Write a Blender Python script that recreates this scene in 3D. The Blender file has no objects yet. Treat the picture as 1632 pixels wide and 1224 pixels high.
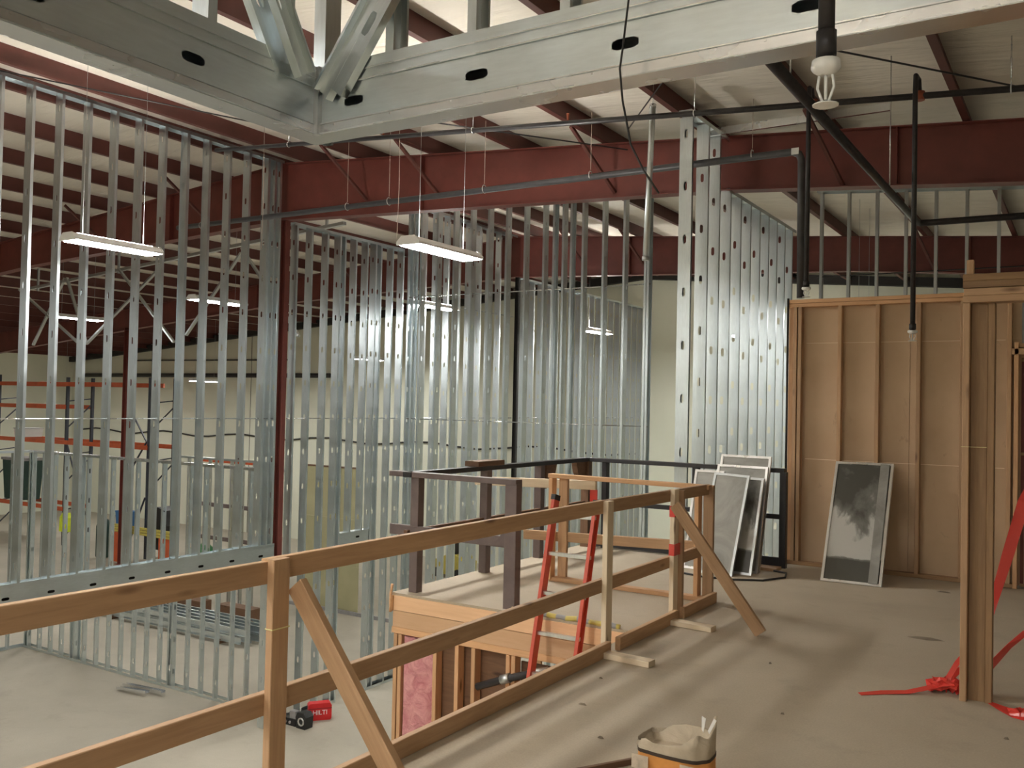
import bpy, math, random
from mathutils import Vector, Matrix
random.seed(7)
S = bpy.context.scene
COL = S.collection
# ------------------------------------------------------------------ camera
YAW, PITCH, ROLL, FPX = math.radians(32.21), math.radians(1.272), math.radians(1.225), 1464.0
fw = Vector((-math.sin(YAW)*math.cos(PITCH), math.cos(YAW)*math.cos(PITCH), math.sin(PITCH)))
rt = Vector((math.cos(YAW), math.sin(YAW), 0)); up = rt.cross(fw)
r2 = rt*math.cos(ROLL)+up*math.sin(ROLL); u2 = up*math.cos(ROLL)-rt*math.sin(ROLL)
cam = bpy.data.cameras.new('camera'); camo = bpy.data.objects.new('camera', cam); COL.objects.link(camo)
camo.matrix_world = Matrix(((r2.x, u2.x, -fw.x, 0), (r2.y, u2.y, -fw.y, 0), (r2.z, u2.z, -fw.z, 1.65), (0, 0, 0, 1)))
cam.sensor_fit = 'HORIZONTAL'; cam.sensor_width = 36; cam.lens = FPX/1632*36; cam.clip_start = .05; cam.clip_end = 200
S.camera = camo
# ------------------------------------------------------------------ world, exposure
wd = bpy.data.worlds.new('world'); S.world = wd; wd.use_nodes = True
wd.node_tree.nodes['Background'].inputs[0].default_value = (.9, .95, 1, 1)
wd.node_tree.nodes['Background'].inputs[1].default_value = 0.02
S.view_settings.view_transform = 'Standard'; S.view_settings.look = 'None'
S.view_settings.exposure = 1.02; S.view_settings.gamma = 1; S.view_settings.use_curve_mapping = False
LAMP = 72.0            # emission of the LED diffusers
UPL = 80.0             # emission of the narrow uplight slot added on the lamps to brighten the roof

# ------------------------------------------------------------------ materials
MATS = {}
class NT:
    def __init__(s, name):
        m = bpy.data.materials.new(name); m.use_nodes = True; s.m = m; s.t = m.node_tree
        s.b = s.t.nodes['Principled BSDF']; MATS[name] = m
    def n(s, typ, **k):
        nd = s.t.nodes.new(typ)
        for a, v in k.items(): setattr(nd, a, v)
        return nd
    def l(s, a, ao, b, bi): s.t.links.new(a.outputs[ao], b.inputs[bi])
    def coords(s, scale=(1, 1, 1), which='Object'):
        tc = s.n('ShaderNodeTexCoord'); mp = s.n('ShaderNodeMapping'); mp.inputs['Scale'].default_value = scale
        s.l(tc, which, mp, 'Vector'); return mp
    def noise(s, mp, scale, detail=4, rough=.6, dist=0):
        nz = s.n('ShaderNodeTexNoise'); nz.inputs['Scale'].default_value = scale; nz.inputs['Detail'].default_value = detail
        nz.inputs['Roughness'].default_value = rough; nz.inputs['Distortion'].default_value = dist
        s.l(mp, 'Vector', nz, 'Vector'); return nz
    def ramp(s, src, out, stops):
        r = s.n('ShaderNodeValToRGB'); e = r.color_ramp.elements
        while len(e) < len(stops): e.new(.5)
        for el, (p, c) in zip(e, stops): el.position = p; el.color = (*c, 1) if len(c) == 3 else c
        s.l(src, out, r, 'Fac'); return r
    def bump(s, src, out, strength, dist=.01):
        b = s.n('ShaderNodeBump'); b.inputs['Strength'].default_value = strength; b.inputs['Distance'].default_value = dist
        s.l(src, out, b, 'Height'); s.l(b, 'Normal', s.b, 'Normal'); return b
    def set(s, col=None, rough=None, metal=None, **k):
        if col: s.b.inputs['Base Color'].default_value = (*col, 1)
        if rough is not None: s.b.inputs['Roughness'].default_value = rough
        if metal is not None: s.b.inputs['Metallic'].default_value = metal
        for a, v in k.items(): s.b.inputs[a].default_value = v

def plain(name, col, rough=.6, metal=0, var=.12, scale=6):
    t = NT(name); t.set(None, rough, metal); mp = t.coords(); nz = t.noise(mp, scale)
    r = t.ramp(nz, 'Fac', [(.3, tuple(c*(1-var) for c in col)), (.7, tuple(min(1, c*(1+var)) for c in col))])
    t.l(r, 'Color', t.b, 'Base Color')
def metal(name, col, rough, var=.08):
    t = NT(name); t.set(None, rough, 1.0); mp = t.coords((1, 1, .15)); nz = t.noise(mp, 60, 2); nz2 = t.noise(t.coords(), 3, 3)
    mx = t.n('ShaderNodeMixRGB'); mx.inputs[0].default_value = .5; t.l(nz, 'Fac', mx, 1); t.l(nz2, 'Fac', mx, 2)
    r = t.ramp(mx, 'Color', [(.3, tuple(c*(1-var) for c in col)), (.7, tuple(min(1, c*(1+var)) for c in col))])
    t.l(r, 'Color', t.b, 'Base Color')
    rr = t.ramp(nz2, 'Fac', [(.3, (rough*.8,)*3), (.7, (rough*1.25,)*3)]); t.l(rr, 'Color', t.b, 'Roughness')
def wood(name, c1, c2, knots=True):
    t = NT(name); t.set(None, .62, 0)
    oi = t.n('ShaderNodeObjectInfo'); tc = t.n('ShaderNodeTexCoord'); add = t.n('ShaderNodeVectorMath', operation='ADD')
    mul = t.n('ShaderNodeVectorMath', operation='SCALE'); cmb = t.n('ShaderNodeCombineXYZ')
    for i in range(3): t.l(oi, 'Random', cmb, i)
    t.l(cmb, 0, mul, 0); mul.inputs['Scale'].default_value = 37
    t.l(tc, 'Object', add, 0); t.l(mul, 0, add, 1)
    mp = t.n('ShaderNodeMapping'); mp.inputs['Scale'].default_value = (1.2, 16, 16); t.l(add, 0, mp, 'Vector')
    nz = t.noise(mp, 2.2, 6, .65, .6)
    r = t.ramp(nz, 'Fac', [(.25, c2), (.5, tuple((a+b)/2 for a, b in zip(c1, c2))), (.75, c1)])
    out = r
    if knots:
        mk = t.n('ShaderNodeMapping'); mk.inputs['Scale'].default_value = (2.2, 8, 8); t.l(add, 0, mk, 'Vector')
        vo = t.n('ShaderNodeTexVoronoi'); vo.inputs['Scale'].default_value = 1.0; t.l(mk, 'Vector', vo, 'Vector')
        kr = t.ramp(vo, 'Distance', [(.06, (1, 1, 1)), (.16, (0, 0, 0))])
        mx = t.n('ShaderNodeMixRGB'); t.l(kr, 'Color', mx, 0); t.l(r, 'Color', mx, 1)
        mx.inputs[2].default_value = (c2[0]*.45, c2[1]*.38, c2[2]*.35, 1); out = mx
    hs = t.n('ShaderNodeHueSaturation'); mr = t.n('ShaderNodeMapRange'); t.l(oi, 'Random', mr, 'Value')
    mr.inputs['To Min'].default_value = .82; mr.inputs['To Max'].default_value = 1.12
    t.l(mr, 'Result', hs, 'Value'); t.l(out, 'Color', hs, 'Color'); t.l(hs, 'Color', t.b, 'Base Color')
    t.bump(nz, 'Fac', .12, .004)

metal('galvanised', (.71, .775, .80), .34)
metal('galvanised_dull', (.58, .605, .61), .42)
metal('aluminium', (.80, .80, .80), .3)
metal('bright_zinc', (.78, .80, .82), .25)
plain('red_primer', (.17, .042, .032), .48, 0, .15, 3)
plain('purlin_red', (.12, .036, .028), .5, 0, .18, 2)
plain('brown_paint', (.15, .112, .105), .45, 0, .15, 8)
plain('black_steel', (.022, .020, .022), .42, 0, .2, 10)
plain('black_pipe', (.035, .032, .034), .38, .3, .25, 12)
plain('grey_conduit', (.075, .074, .080), .42, .3, .15, 8)
plain('pipe_fitting', (.30, .07, .03), .5, 0, .2, 10)
plain('white_plastic', (.82, .82, .80), .4, 0, .04)
plain('lamp_housing', (.85, .85, .85), .45, 0, .02)
plain('black_plastic', (.016, .016, .017), .5, 0, .2)
plain('ladder_red', (.62, .090, .050), .42, 0, .08, 10)
plain('case_red', (.60, .018, .022), .38, 0, .06)
plain('print_white', (.86, .86, .86), .5, 0, .02)
plain('rack_orange', (.55, .10, .03), .45, 0, .15, 4)
plain('rack_blue', (.030, .035, .050), .5, 0, .15, 4)
plain('bin_blue', (.05, .16, .36), .5, 0, .1)
plain('tote_green', (.02, .055, .045), .55, 0, .15)
plain('tarp_green', (.03, .17, .05), .6, 0, .3, 4)
plain('hi_vis_yellow', (.62, .72, .03), .6, 0, .15)
plain('safety_yellow', (.55, .46, .10), .5, 0, .1)
plain('olive_board', (.43, .40, .23), .75, 0, .1, 1.2)
plain('dark_red_cabinet', (.13, .022, .014), .6, 0, .15, 3)
plain('grey_box', (.28, .27, .27), .5, 0, .15, 8)
plain('gap_dark', (.02, .018, .016), .8, 0, .1)
plain('string_yellow', (.75, .70, .35), .7, 0, .1)
plain('copper_wire', (.30, .12, .08), .5, 0, .1)
plain('cable_black', (.02, .018, .017), .5, 0, .1)
plain('cord_pale', (.55, .45, .38), .6, 0, .1)
plain('paper_scrap', (.80, .78, .74), .7, 0, .05)
plain('debris_brown', (.20, .16, .115), .8, 0, .2)
wood('lumber', (.58, .37, .21), (.41, .245, .13))  # the lumber tones differ mostly to carry how strongly each piece is lit
wood('lumber_pale', (.86, .73, .54), (.70, .55, .38))
wood('lumber_orange', (.76, .46, .25), (.58, .32, .155))
wood('lumber_brown', (.36, .215, .105), (.22, .125, .060))
wood('brown_wood', (.20, .105, .055), (.12, .06, .032))
wood('plywood', (.80, .52, .31), (.71, .43, .24), False)

t = NT('sheathing'); t.set(None, .8); mp = t.coords(); nz = t.noise(mp, 1.3, 5); nb = t.noise(mp, 160, 2)
r = t.ramp(nz, 'Fac', [(.3, (.50, .345, .215)), (.7, (.60, .43, .28))]); sm = t.noise(t.coords((1, 1, .6)), 5, 5, .7, 1.0)
rs = t.ramp(sm, 'Fac', [(.62, (0, 0, 0)), (.74, (.5, .5, .5))]); mx = t.n('ShaderNodeMixRGB'); t.l(rs, 'Color', mx, 0); t.l(r, 'Color', mx, 1)
mx.inputs[2].default_value = (.24, .17, .11, 1); t.l(mx, 'Color', t.b, 'Base Color'); t.bump(nb, 'Fac', .15, .003)

def floor_mat(name, a, b, stain):
    t = NT(name); t.set(None, .78); mp = t.coords(); nz = t.noise(mp, .55, 6, .65, .4); n2 = t.noise(mp, 2.4, 5, .7, .3); n3 = t.noise(mp, 90, 2)
    r = t.ramp(nz, 'Fac', [(.3, a), (.7, b)]); rs = t.ramp(n2, 'Fac', [(.56, (0, 0, 0)), (.8, (.55, .55, .55))])
    mx = t.n('ShaderNodeMixRGB'); t.l(rs, 'Color', mx, 0); t.l(r, 'Color', mx, 1); mx.inputs[2].default_value = (*stain, 1)
    m2 = t.n('ShaderNodeMixRGB', blend_type='MULTIPLY'); m2.inputs[0].default_value = .35
    r3 = t.ramp(n3, 'Fac', [(.3, (.7, .7, .7)), (.7, (1, 1, 1))]); t.l(mx, 'Color', m2, 1); t.l(r3, 'Color', m2, 2)
    t.l(m2, 'Color', t.b, 'Base Color'); t.bump(n3, 'Fac', .12, .003)
floor_mat('mezz_concrete', (.41, .34, .25), (.50, .425, .32), (.32, .265, .195))
floor_mat('ground_concrete', (.385, .35, .28), (.46, .42, .34), (.32, .285, .225))
t = NT('tilt_wall'); t.set(None, .8); mp = t.coords(); nz = t.noise(mp, .35, 5); r = t.ramp(nz, 'Fac', [(.3, (.72, .73, .60)), (.7, (.80, .81, .68))])
t.l(r, 'Color', t.b, 'Base Color'); t.bump(t.noise(mp, 40, 3), 'Fac', .1, .01)
t = NT('roof_insulation'); t.set(None, .55); mp = t.coords((1, 1, 1)); nz = t.noise(mp, .8, 4)
r = t.ramp(nz, 'Fac', [(.3, (.80, .75, .66)), (.7, (.88, .83, .74))]); t.l(r, 'Color', t.b, 'Base Color')
w1 = t.noise(t.coords((.35, 2.2, 1)), 1.6, 4, .55, .5); t.bump(w1, 'Fac', .55, .12)
t = NT('pink_batt'); t.set(None, .95); mp = t.coords(); nz = t.noise(mp, 9, 6, .7, .8)
r = t.ramp(nz, 'Fac', [(.3, (.62, .20, .22)), (.6, (.86, .42, .42)), (.8, (.92, .58, .56))]); t.l(r, 'Color', t.b, 'Base Color'); t.bump(nz, 'Fac', .9, .05)
t = NT('dirty_sheet'); t.set(None, .42, .2); nz = t.noise(t.coords((1.3, .9, 1)), 2.6, 5, .55, .35)
tc = t.n('ShaderNodeTexCoord'); sx = t.n('ShaderNodeSeparateXYZ'); t.l(tc, 'Object', sx, 0); mr = t.n('ShaderNodeMapRange'); mr.inputs['From Max'].default_value = 1.3; t.l(sx, 'Y', mr, 'Value')
br = t.ramp(mr, 'Result', [(.0, (.12,)*3), (.16, (.12,)*3), (.22, (.62,)*3), (.48, (.56,)*3), (.70, (.34,)*3), (1.0, (.20,)*3)])
ad = t.n('ShaderNodeMath', operation='ADD'); t.l(nz, 'Fac', ad, 0); t.l(br, 'Color', ad, 1)
r = t.ramp(ad, 'Value', [(.80, (.075, .072, .06)), (.93, (.19, .185, .165)), (1.0, (.50, .49, .455))]); t.l(r, 'Color', t.b, 'Base Color')
t = NT('grey_sheet'); t.set(None, .5, .3); nz = t.noise(t.coords((1, 1, .6)), 2.2, 5, .6, .8)
r = t.ramp(nz, 'Fac', [(.3, (.20, .195, .175)), (.55, (.34, .33, .30)), (.75, (.45, .44, .40))]); t.l(r, 'Color', t.b, 'Base Color')
t = NT('red_film'); t.set((.74, .06, .045), .22); t.b.inputs['Transmission Weight'].default_value = .0; t.b.inputs['Coat Weight'].default_value = .5
t = NT('bag_paper'); t.set((.50, .42, .31), .75); mp = t.coords(); nz = t.noise(mp, 7, 5, .6, .6); t.bump(nz, 'Fac', .4, .03)
r = t.ramp(nz, 'Fac', [(.3, (.40, .33, .235)), (.7, (.56, .47, .35))]); t.l(r, 'Color', t.b, 'Base Color')
plain('bag_band_dark', (.045, .028, .018), .7, 0, .2)
plain('bag_band_orange', (.58, .25, .06), .7, 0, .2)
plain('bag_band_pale', (.52, .43, .33), .7, 0, .25, 20)
t = NT('led_diffuser'); e = t.n('ShaderNodeEmission'); e.inputs['Color'].default_value = (1, .985, .945, 1); e.inputs['Strength'].default_value = LAMP
t.l(e, 'Emission', t.t.nodes['Material Output'], 'Surface')
t = NT('added_uplight'); e = t.n('ShaderNodeEmission'); e.inputs['Color'].default_value = (1, .95, .87, 1); e.inputs['Strength'].default_value = UPL
t.l(e, 'Emission', t.t.nodes['Material Output'], 'Surface')
t = NT('hazard_wrap'); t.set(None, .5); mp = t.coords((1, 1, 1)); wv = t.n('ShaderNodeTexWave'); wv.inputs['Scale'].default_value = 1.6; wv.inputs['Distortion'].default_value = 2.5
wv.bands_direction = 'X'; t.l(mp, 'Vector', wv, 'Vector')
r = t.ramp(wv, 'Color', [(.40, (.62, .52, .13)), (.55, (.30, .30, .30))]); t.l(r, 'Color', t.b, 'Base Color')

# ------------------------------------------------------------------ object helpers
WM = {}
def _reg(o, M, parent):
    WM[o.name] = M
    if parent is not None:
        o.parent = parent; o.matrix_parent_inverse = WM[parent.name].inverted()
    o.matrix_basis = M
def link(name, me, mat=None, parent=None, M=None):
    o = bpy.data.objects.new(name, me); COL.objects.link(o)
    if mat and me is not None and len(me.materials) == 0: me.materials.append(MATS[mat])
    _reg(o, M or Matrix.Identity(4), parent); return o
def tag(o, label, cat=None, group=None, kind=None):
    o['label'] = label
    if cat: o['category'] = cat
    if group: o['group'] = group
    if kind: o['kind'] = kind
    return o
def thing(name, label, cat, loc, group=None):
    o = bpy.data.objects.new(name, None); o.empty_display_size = .1; COL.objects.link(o)
    _reg(o, Matrix.Translation(Vector(loc)), None); return tag(o, label, cat, group)
class MB:
    def __init__(s): s.v = []; s.f = []; s.sm = []
    def add(s, vs, fs, smooth=False):
        k = len(s.v); s.v += [tuple(v) for v in vs]
        for f in fs: s.f.append(tuple(i+k for i in f)); s.sm.append(smooth)
        return s
    def box(s, a, b):
        x0, y0, z0 = a; x1, y1, z1 = b
        return s.add([(x0, y0, z0), (x1, y0, z0), (x1, y1, z0), (x0, y1, z0), (x0, y0, z1), (x1, y0, z1), (x1, y1, z1), (x0, y1, z1)],
                     [(0, 3, 2, 1), (4, 5, 6, 7), (0, 1, 5, 4), (1, 2, 6, 5), (2, 3, 7, 6), (3, 0, 4, 7)])
    def prism(s, poly, ax, a, b, smooth=False):
        # poly: 2D points; ax: extrude axis index
        def P(p, h):
            q = list(p); q.insert(ax, h); return q
        n = len(poly)
        fs = [tuple(range(n))[::-1], tuple(range(n, 2*n))]
        s.add([P(p, a) for p in poly]+[P(p, b) for p in poly], fs)
        k = len(s.v)-2*n
        for i in range(n):
            j = (i+1) % n; s.f.append((k+i, k+j, k+n+j, k+n+i)); s.sm.append(smooth)
        return s
    def sweep(s, pts, r, n=8, caps=True, flat=None):
        pts = [Vector(p) for p in pts]; rings = []; base = len(s.v); prev = None
        for i, p in enumerate(pts):
            d = (pts[min(i+1, len(pts)-1)]-pts[max(i-1, 0)]).normalized()
            if prev is None:
                a = Vector((0, 0, 1)) if abs(d.z) < .9 else Vector((1, 0, 0)); x = d.cross(a).normalized()
            else: x = (prev-d*prev.dot(d)).normalized()
            prev = x; y = d.cross(x); rr = r[i] if isinstance(r, (list, tuple)) else r
            for k in range(n):
                t = 2*math.pi*k/n; q = p+x*math.cos(t)*rr+y*math.sin(t)*rr; s.v.append(tuple(q))
        for i in range(len(pts)-1):
            for k in range(n):
                j = (k+1) % n; s.f.append((base+i*n+k, base+i*n+j, base+(i+1)*n+j, base+(i+1)*n+k)); s.sm.append(True)
        if caps:
            s.f.append(tuple(base+k for k in range(n))[::-1]); s.sm.append(False)
            e = base+(len(pts)-1)*n; s.f.append(tuple(e+k for k in range(n))); s.sm.append(False)
        return s
    def lathe(s, prof, c, n=16):
        base = len(s.v)
        for r, z in prof:
            for k in range(n):
                t = 2*math.pi*k/n; s.v.append((c[0]+r*math.cos(t), c[1]+r*math.sin(t), c[2]+z))
        for i in range(len(prof)-1):
            for k in range(n):
                j = (k+1) % n; s.f.append((base+i*n+k, base+i*n+j, base+(i+1)*n+j, base+(i+1)*n+k)); s.sm.append(True)
        s.f.append(tuple(base+k for k in range(n))[::-1]); s.sm.append(False)
        e = base+(len(prof)-1)*n; s.f.append(tuple(e+k for k in range(n))); s.sm.append(False)
        return s
    def mesh(s, name):
        me = bpy.data.meshes.new(name); me.from_pydata(s.v, [], s.f)
        me.polygons.foreach_set('use_smooth', s.sm); me.update(); return me
    def build(s, name, mat, parent=None): return link(name, s.mesh(name), mat, parent)
CACHE = {}
def frame(p, x, yhint):
    x = Vector(x).normalized(); z = x.cross(Vector(yhint)).normalized(); y = z.cross(x)
    return Matrix(((x.x, y.x, z.x, p[0]), (x.y, y.y, z.y, p[1]), (x.z, y.z, z.z, p[2]), (0, 0, 0, 1)))
def board_mesh(L, w, t, mat):
    key = ('b', round(L, 3), round(w, 3), round(t, 3), mat)
    if key not in CACHE:
        c = min(.003, w*.1, t*.1); a, b = w/2, t/2
        poly = [(-a+c, -b), (a-c, -b), (a, -b+c), (a, b-c), (a-c, b), (-a+c, b), (-a, b-c), (-a, -b+c)]
        me = MB().prism(poly, 0, 0, L).mesh('board'); me.materials.append(MATS[mat]); CACHE[key] = me
    return CACHE[key]
def board(name, p0, p1, w, t, wdir, mat, parent=None):
    """lumber from p0 to p1 (centre line); w wide along wdir, t thick across it"""
    p0, p1 = Vector(p0), Vector(p1)
    return link(name, board_mesh((p1-p0).length, w, t, mat), None, parent, frame(p0, p1-p0, wdir))
def tube(name, pts, r, mat, parent=None, n=10): return MB().sweep(pts, r, n).build(name, mat, parent)
def stud_mesh(L, web, fl, lip, mat, phase=.3, holes=True, hw=.019, hh=.05):
    key = ('s', round(L, 2), web, fl, lip, mat, phase, holes)
    if key in CACHE: return CACHE[key]
    m = MB(); h = web/2; z = 0.0; cells = []
    if holes:
        zc = phase
        while zc+.1 < L: cells.append(zc); zc += .6096
    cuts = [0]+[(a+b)/2 for a, b in zip(cells, cells[1:])]+[L]
    for i, zc in enumerate(cells):
        a, b = cuts[i], cuts[i+1]
        rr = [(-hw*.55, -hh), (-hw, -hh*.62), (-hw, hh*.62), (-hw*.55, hh)]
        lf = [(-h, a), (0, a), (0, zc-hh)]+[(x, zc+y) for x, y in rr]+[(0, zc+hh), (0, b), (-h, b)]
        m.add([(x, 0, y) for x, y in lf], [tuple(range(len(lf)))]); m.add([(-x, 0, y) for x, y in lf], [tuple(range(len(lf)))[::-1]])
    if not cells: m.add([(-h, 0, 0), (h, 0, 0), (h, 0, L), (-h, 0, L)], [(0, 1, 2, 3)])
    for s in (-1, 1):
        prof = [(s*h, 0), (s*h, fl)]+([(s*(h-lip), fl)] if lip else [])
        for (x0, y0), (x1, y1) in zip(prof, prof[1:]):
            m.add([(x0, y0, 0), (x1, y1, 0), (x1, y1, L), (x0, y0, L)], [(0, 1, 2, 3)])
    me = m.mesh('stud'); me.materials.append(MATS[mat]); CACHE[key] = me; return me
def place(name, me, o, x, z, parent=None):
    """local x -> x, local z -> z (y = z cross x)"""
    x = Vector(x).normalized(); z = Vector(z).normalized(); y = z.cross(x)
    M = Matrix(((x.x, y.x, z.x, o[0]), (x.y, y.y, z.y, o[1]), (x.z, y.z, z.z, o[2]), (0, 0, 0, 1)))
    return link(name, me, None, parent, M)
GZ = -3.88             # ground slab
RIDGE = -11.8
def roofz(x): return 5.74-.079*abs(x-RIDGE)      # underside of the purlins

# ================================================================== SETTING
def struct(o, label): return tag(o, label, None, None, 'structure')
struct(MB().box((-42, -10, GZ-.3), (8, 26.6, GZ)).build('floor', 'ground_concrete'), 'bare beige concrete slab of the warehouse below')
mf = MB().box((-2.81, -4, -.30), (4, 10.25, 0)).box((-5.12, 6.24, -.02), (-2.81, 9.87, 0)).build('mezzanine_floor', 'mezz_concrete')
struct(mf, 'dusty beige concrete topping of the mezzanine')
MB().box((-2.83, -4, -.34), (-2.811, 6.22, -.02)).build('edge_board', 'plywood', mf)
wb = MB().box((-42, 26.5, GZ), (8, 26.8, 6.6)).build('wall_back', 'tilt_wall'); struct(wb, 'tall pale concrete end wall')
for x in (-36, -29.5, -23, -16.5, -10, -3.5):
    MB().box((x-.012, 26.494, GZ), (x+.012, 26.5, 4.6)).build('panel_joint', 'gap_dark', wb)
rb = MB()
for sgn, xe in ((1, 8), (-1, -42)):
    rb.prism([(RIDGE, roofz(RIDGE)-.10), (xe, roofz(xe)-.10), (xe, roofz(xe)+.14), (RIDGE, roofz(RIDGE)+.14)], 1, 26.25, 26.5)
rb.build('end_rafter', 'gap_dark', wb)
MB().sweep([(-41, 26.42, 2.62), (-25, 26.42, 2.62)], .09, 8).build('service_pipe', 'black_pipe', wb)
MB().sweep([(-38, 26.45, 3.3), (-27, 26.45, 3.25)], .03, 6).build('cable', 'cable_black', wb)
pts = [(-41+i*1.0, 26.46, .02+.09*math.sin(i*1.3)+.006*i) for i in range(30)]
MB().sweep(pts, .035, 6).build('cable', 'cable_black', wb)
struct(MB().box((-42.3, -10, GZ), (-42, 26.8, 5)).build('wall_left', 'tilt_wall'), 'far concrete side wall')
struct(MB().box((8, -10, GZ), (8.3, 26.8, 6)).build('wall_right', 'tilt_wall'), 'concrete side wall behind the mezzanine')
struct(MB().box((-42, -10.3, GZ), (8, -10, 6.6)).build('wall_front', 'tilt_wall'), 'concrete wall behind the viewer')
cl = MB()
for xe in (8.2, -42.2):
    q = [(RIDGE, roofz(RIDGE)+.26), (xe, roofz(xe)+.26), (xe, roofz(xe)+.45), (RIDGE, roofz(RIDGE)+.45)]
    cl.prism(q, 1, -10.2, 26.7)
cl = cl.build('ceiling', 'roof_insulation'); struct(cl, 'white faced roof insulation over dark red purlins')
def purlin_mesh(L):
    t = .006; m = MB(); d = .26; f = .075
    m.prism([(-t/2, 0), (t/2, 0), (t/2, d), (-t/2, d)], 1, 0, L)
    m.box((-t/2, 0, 0), (f, L, t)); m.box((-f, 0, d-t), (t/2, L, d)); m.box((f-t, 0, 0), (f, L, .022))
    return m.mesh('purlin')
pm = purlin_mesh(36.5)
px = [-1.22-1.49*k for k in range(-6, 7)]+[RIDGE+.45, RIDGE-.45]+[RIDGE-.45-1.49*k for k in range(1, 20)]
for x in px: link('purlin', pm, 'purlin_red', cl, Matrix.Translation((x, -10, roofz(x))))

# ---- red rigid frames
def rafter(y, label):
    T = thing('roof_beam', label, 'beam', (RIDGE, y, 4.75), 'red steel roof beams')
    tw = .2
    for sgn in (1, -1):
        xs = [0, .25, 7.8, 11.2, 19.6] if sgn > 0 else [0, .25, 7.8, 12, 20, 29.8]
        top = [roofz(RIDGE+sgn*a)-.012 for a in xs]
        dep = [.98, .98, .69, .69, .70] if sgn > 0 else [.98, .98, .69, .69, .72, .85]
        bot = [tz-d for tz, d in zip(top, dep)]
        w = MB(); P = [(RIDGE+sgn*a, z) for a, z in zip(xs, bot)]+[(RIDGE+sgn*a, z) for a, z in list(zip(xs, top))[::-1]]
        w.prism(P, 1, y-.006, y+.006).build('web', 'red_primer', T)
        for nm, zz, s2 in (('top_flange', top, -1), ('bottom_flange', bot, 1)):
            fl = MB()
            for i in range(len(xs)-1):
                x0, x1 = RIDGE+sgn*xs[i], RIDGE+sgn*xs[i+1]; z0, z1 = zz[i], zz[i+1]
                fl.prism([(x0, z0), (x1, z1), (x1, z1+s2*.014), (x0, z0+s2*.014)], 1, y-tw/2, y+tw/2)
            fl.build(nm, 'red_primer', T)
        for a in ((3.0, 9.9) if sgn > 0 else (3.0, 9.0, 18.0)):
            x = RIDGE+sgn*a; i = max(k for k in range(len(xs)) if xs[k] <= a); u = (a-xs[i])/(xs[i+1]-xs[i])
            zt = top[i]+(top[i+1]-top[i])*u; zb = bot[i]+(bot[i+1]-bot[i])*u
            MB().box((x-.006, y-tw/2, zb+.012), (x+.006, y-.006, zt-.012)).build('stiffener', 'red_primer', T)
    return T
f1 = rafter(11.28, 'dark red steel roof beam crossing behind the hanging black pipes, nearest')
f2 = rafter(18.90, 'farther red steel roof beam seen past the stud wall')
for fr, y in ((f1, 11.28), (f2, 18.9)):
    for x in (-10.2, -8.7, -5.75, -2.75, -14.0, -17.0):
        board('flange_brace', (x, y-.85, roofz(x)+.03), (x+.25, y-.02, roofz(x)-.70), .045, .045, (1, 0, 0), 'purlin_red', fr)
def column(x, y, label, h0, h1, w=.10, fh=.05, mt='red_primer'):
    T = thing('steel_column', label, 'column', (x, y, h0), 'red steel columns')
    MB().box((x-w/2, y-.006, h0+.02), (x+w/2, y+.006, h1)).build('web', mt, T)
    MB().box((x-w/2-.012, y-fh, h0+.02), (x-w/2, y+fh, h1)).build('flange', mt, T)
    MB().box((x+w/2, y-fh, h0+.02), (x+w/2+.012, y+fh, h1)).build('flange', mt, T)
    MB().box((x-.2, y-.16, h0), (x+.2, y+.16, h0+.02)).build('base_plate', mt, T)
column(RIDGE, 11.28, 'dark red steel column between the tall stud wall and the lower one', GZ, 4.74)
column(RIDGE, 18.90, 'thin dark steel column hidden among the far studs under the second beam', GZ, 4.74, .08, .04, 'gap_dark')
column(-26.9, 18.9, 'rusty red steel column standing in front of the orange pallet rack', GZ, 3.9, .26, .09)
# roof rods
for i, (a, b, lab) in enumerate([((-2.95, 7.3, 4.95), (.6, 10.9, 4.60), 'thin dark bracing rod over the sprinkler pipe at the right'),
                                 ((-10.9, 5.8, 5.45), (-9.2, 9.2, 5.35), 'thin bracing rod above the tall stud wall at the left'),
                                 ((-7.8, 8.2, 5.2), (-5.2, 11.0, 5.05), 'thin dark bracing rod above the middle of the red beam'),
                                 ((-3.1, 7.9, 5.02), (-5.0, 10.6, 5.2), 'thin bracing rod above the hanging galvanised tube')]):
    tag(tube('bracing_rod', [a, b], .009, 'black_steel', None, 6), lab, 'rod', 'roof bracing rods')
# light grey zigzag bracing in the left bay
T = thing('zigzag_bracing', 'pale grey steel zigzag bracing hanging in the dark left bay', 'bracing', (-20, 14, 2.95))
for p, q in (((-24.8, 4.5), (-22.07, 3.0)), ((-24.05, 2.97), (-22.75, 4.7)), ((-22.6, 4.7), (-21.7, 2.95)), ((-21.66, 2.96), (-19.0, 4.65)),
             ((-20.4, 4.78), (-18.28, 2.95)), ((-17.8, 3.1), (-16.05, 4.9)), ((-16.0, 5.0), (-14.2, 3.0))):
    board('brace', (p[0], 14.0, p[1]), (q[0], 14.03, q[1]), .07, .05, (0, 1, 0), 'galvanised_dull', T)
for x in (-24, -20.5, -16.5, -13.5): board('hanger', (x, 14.05, roofz(x)-.35), (x, 14.05, roofz(x)+.27), .05, .05, (0, 1, 0), 'galvanised_dull', T)
board('chord', (-24.5, 14.05, 4.5), (-13, 14.05, 5.3), .09, .07, (0, 1, 0), 'galvanised_dull', T)

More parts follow.
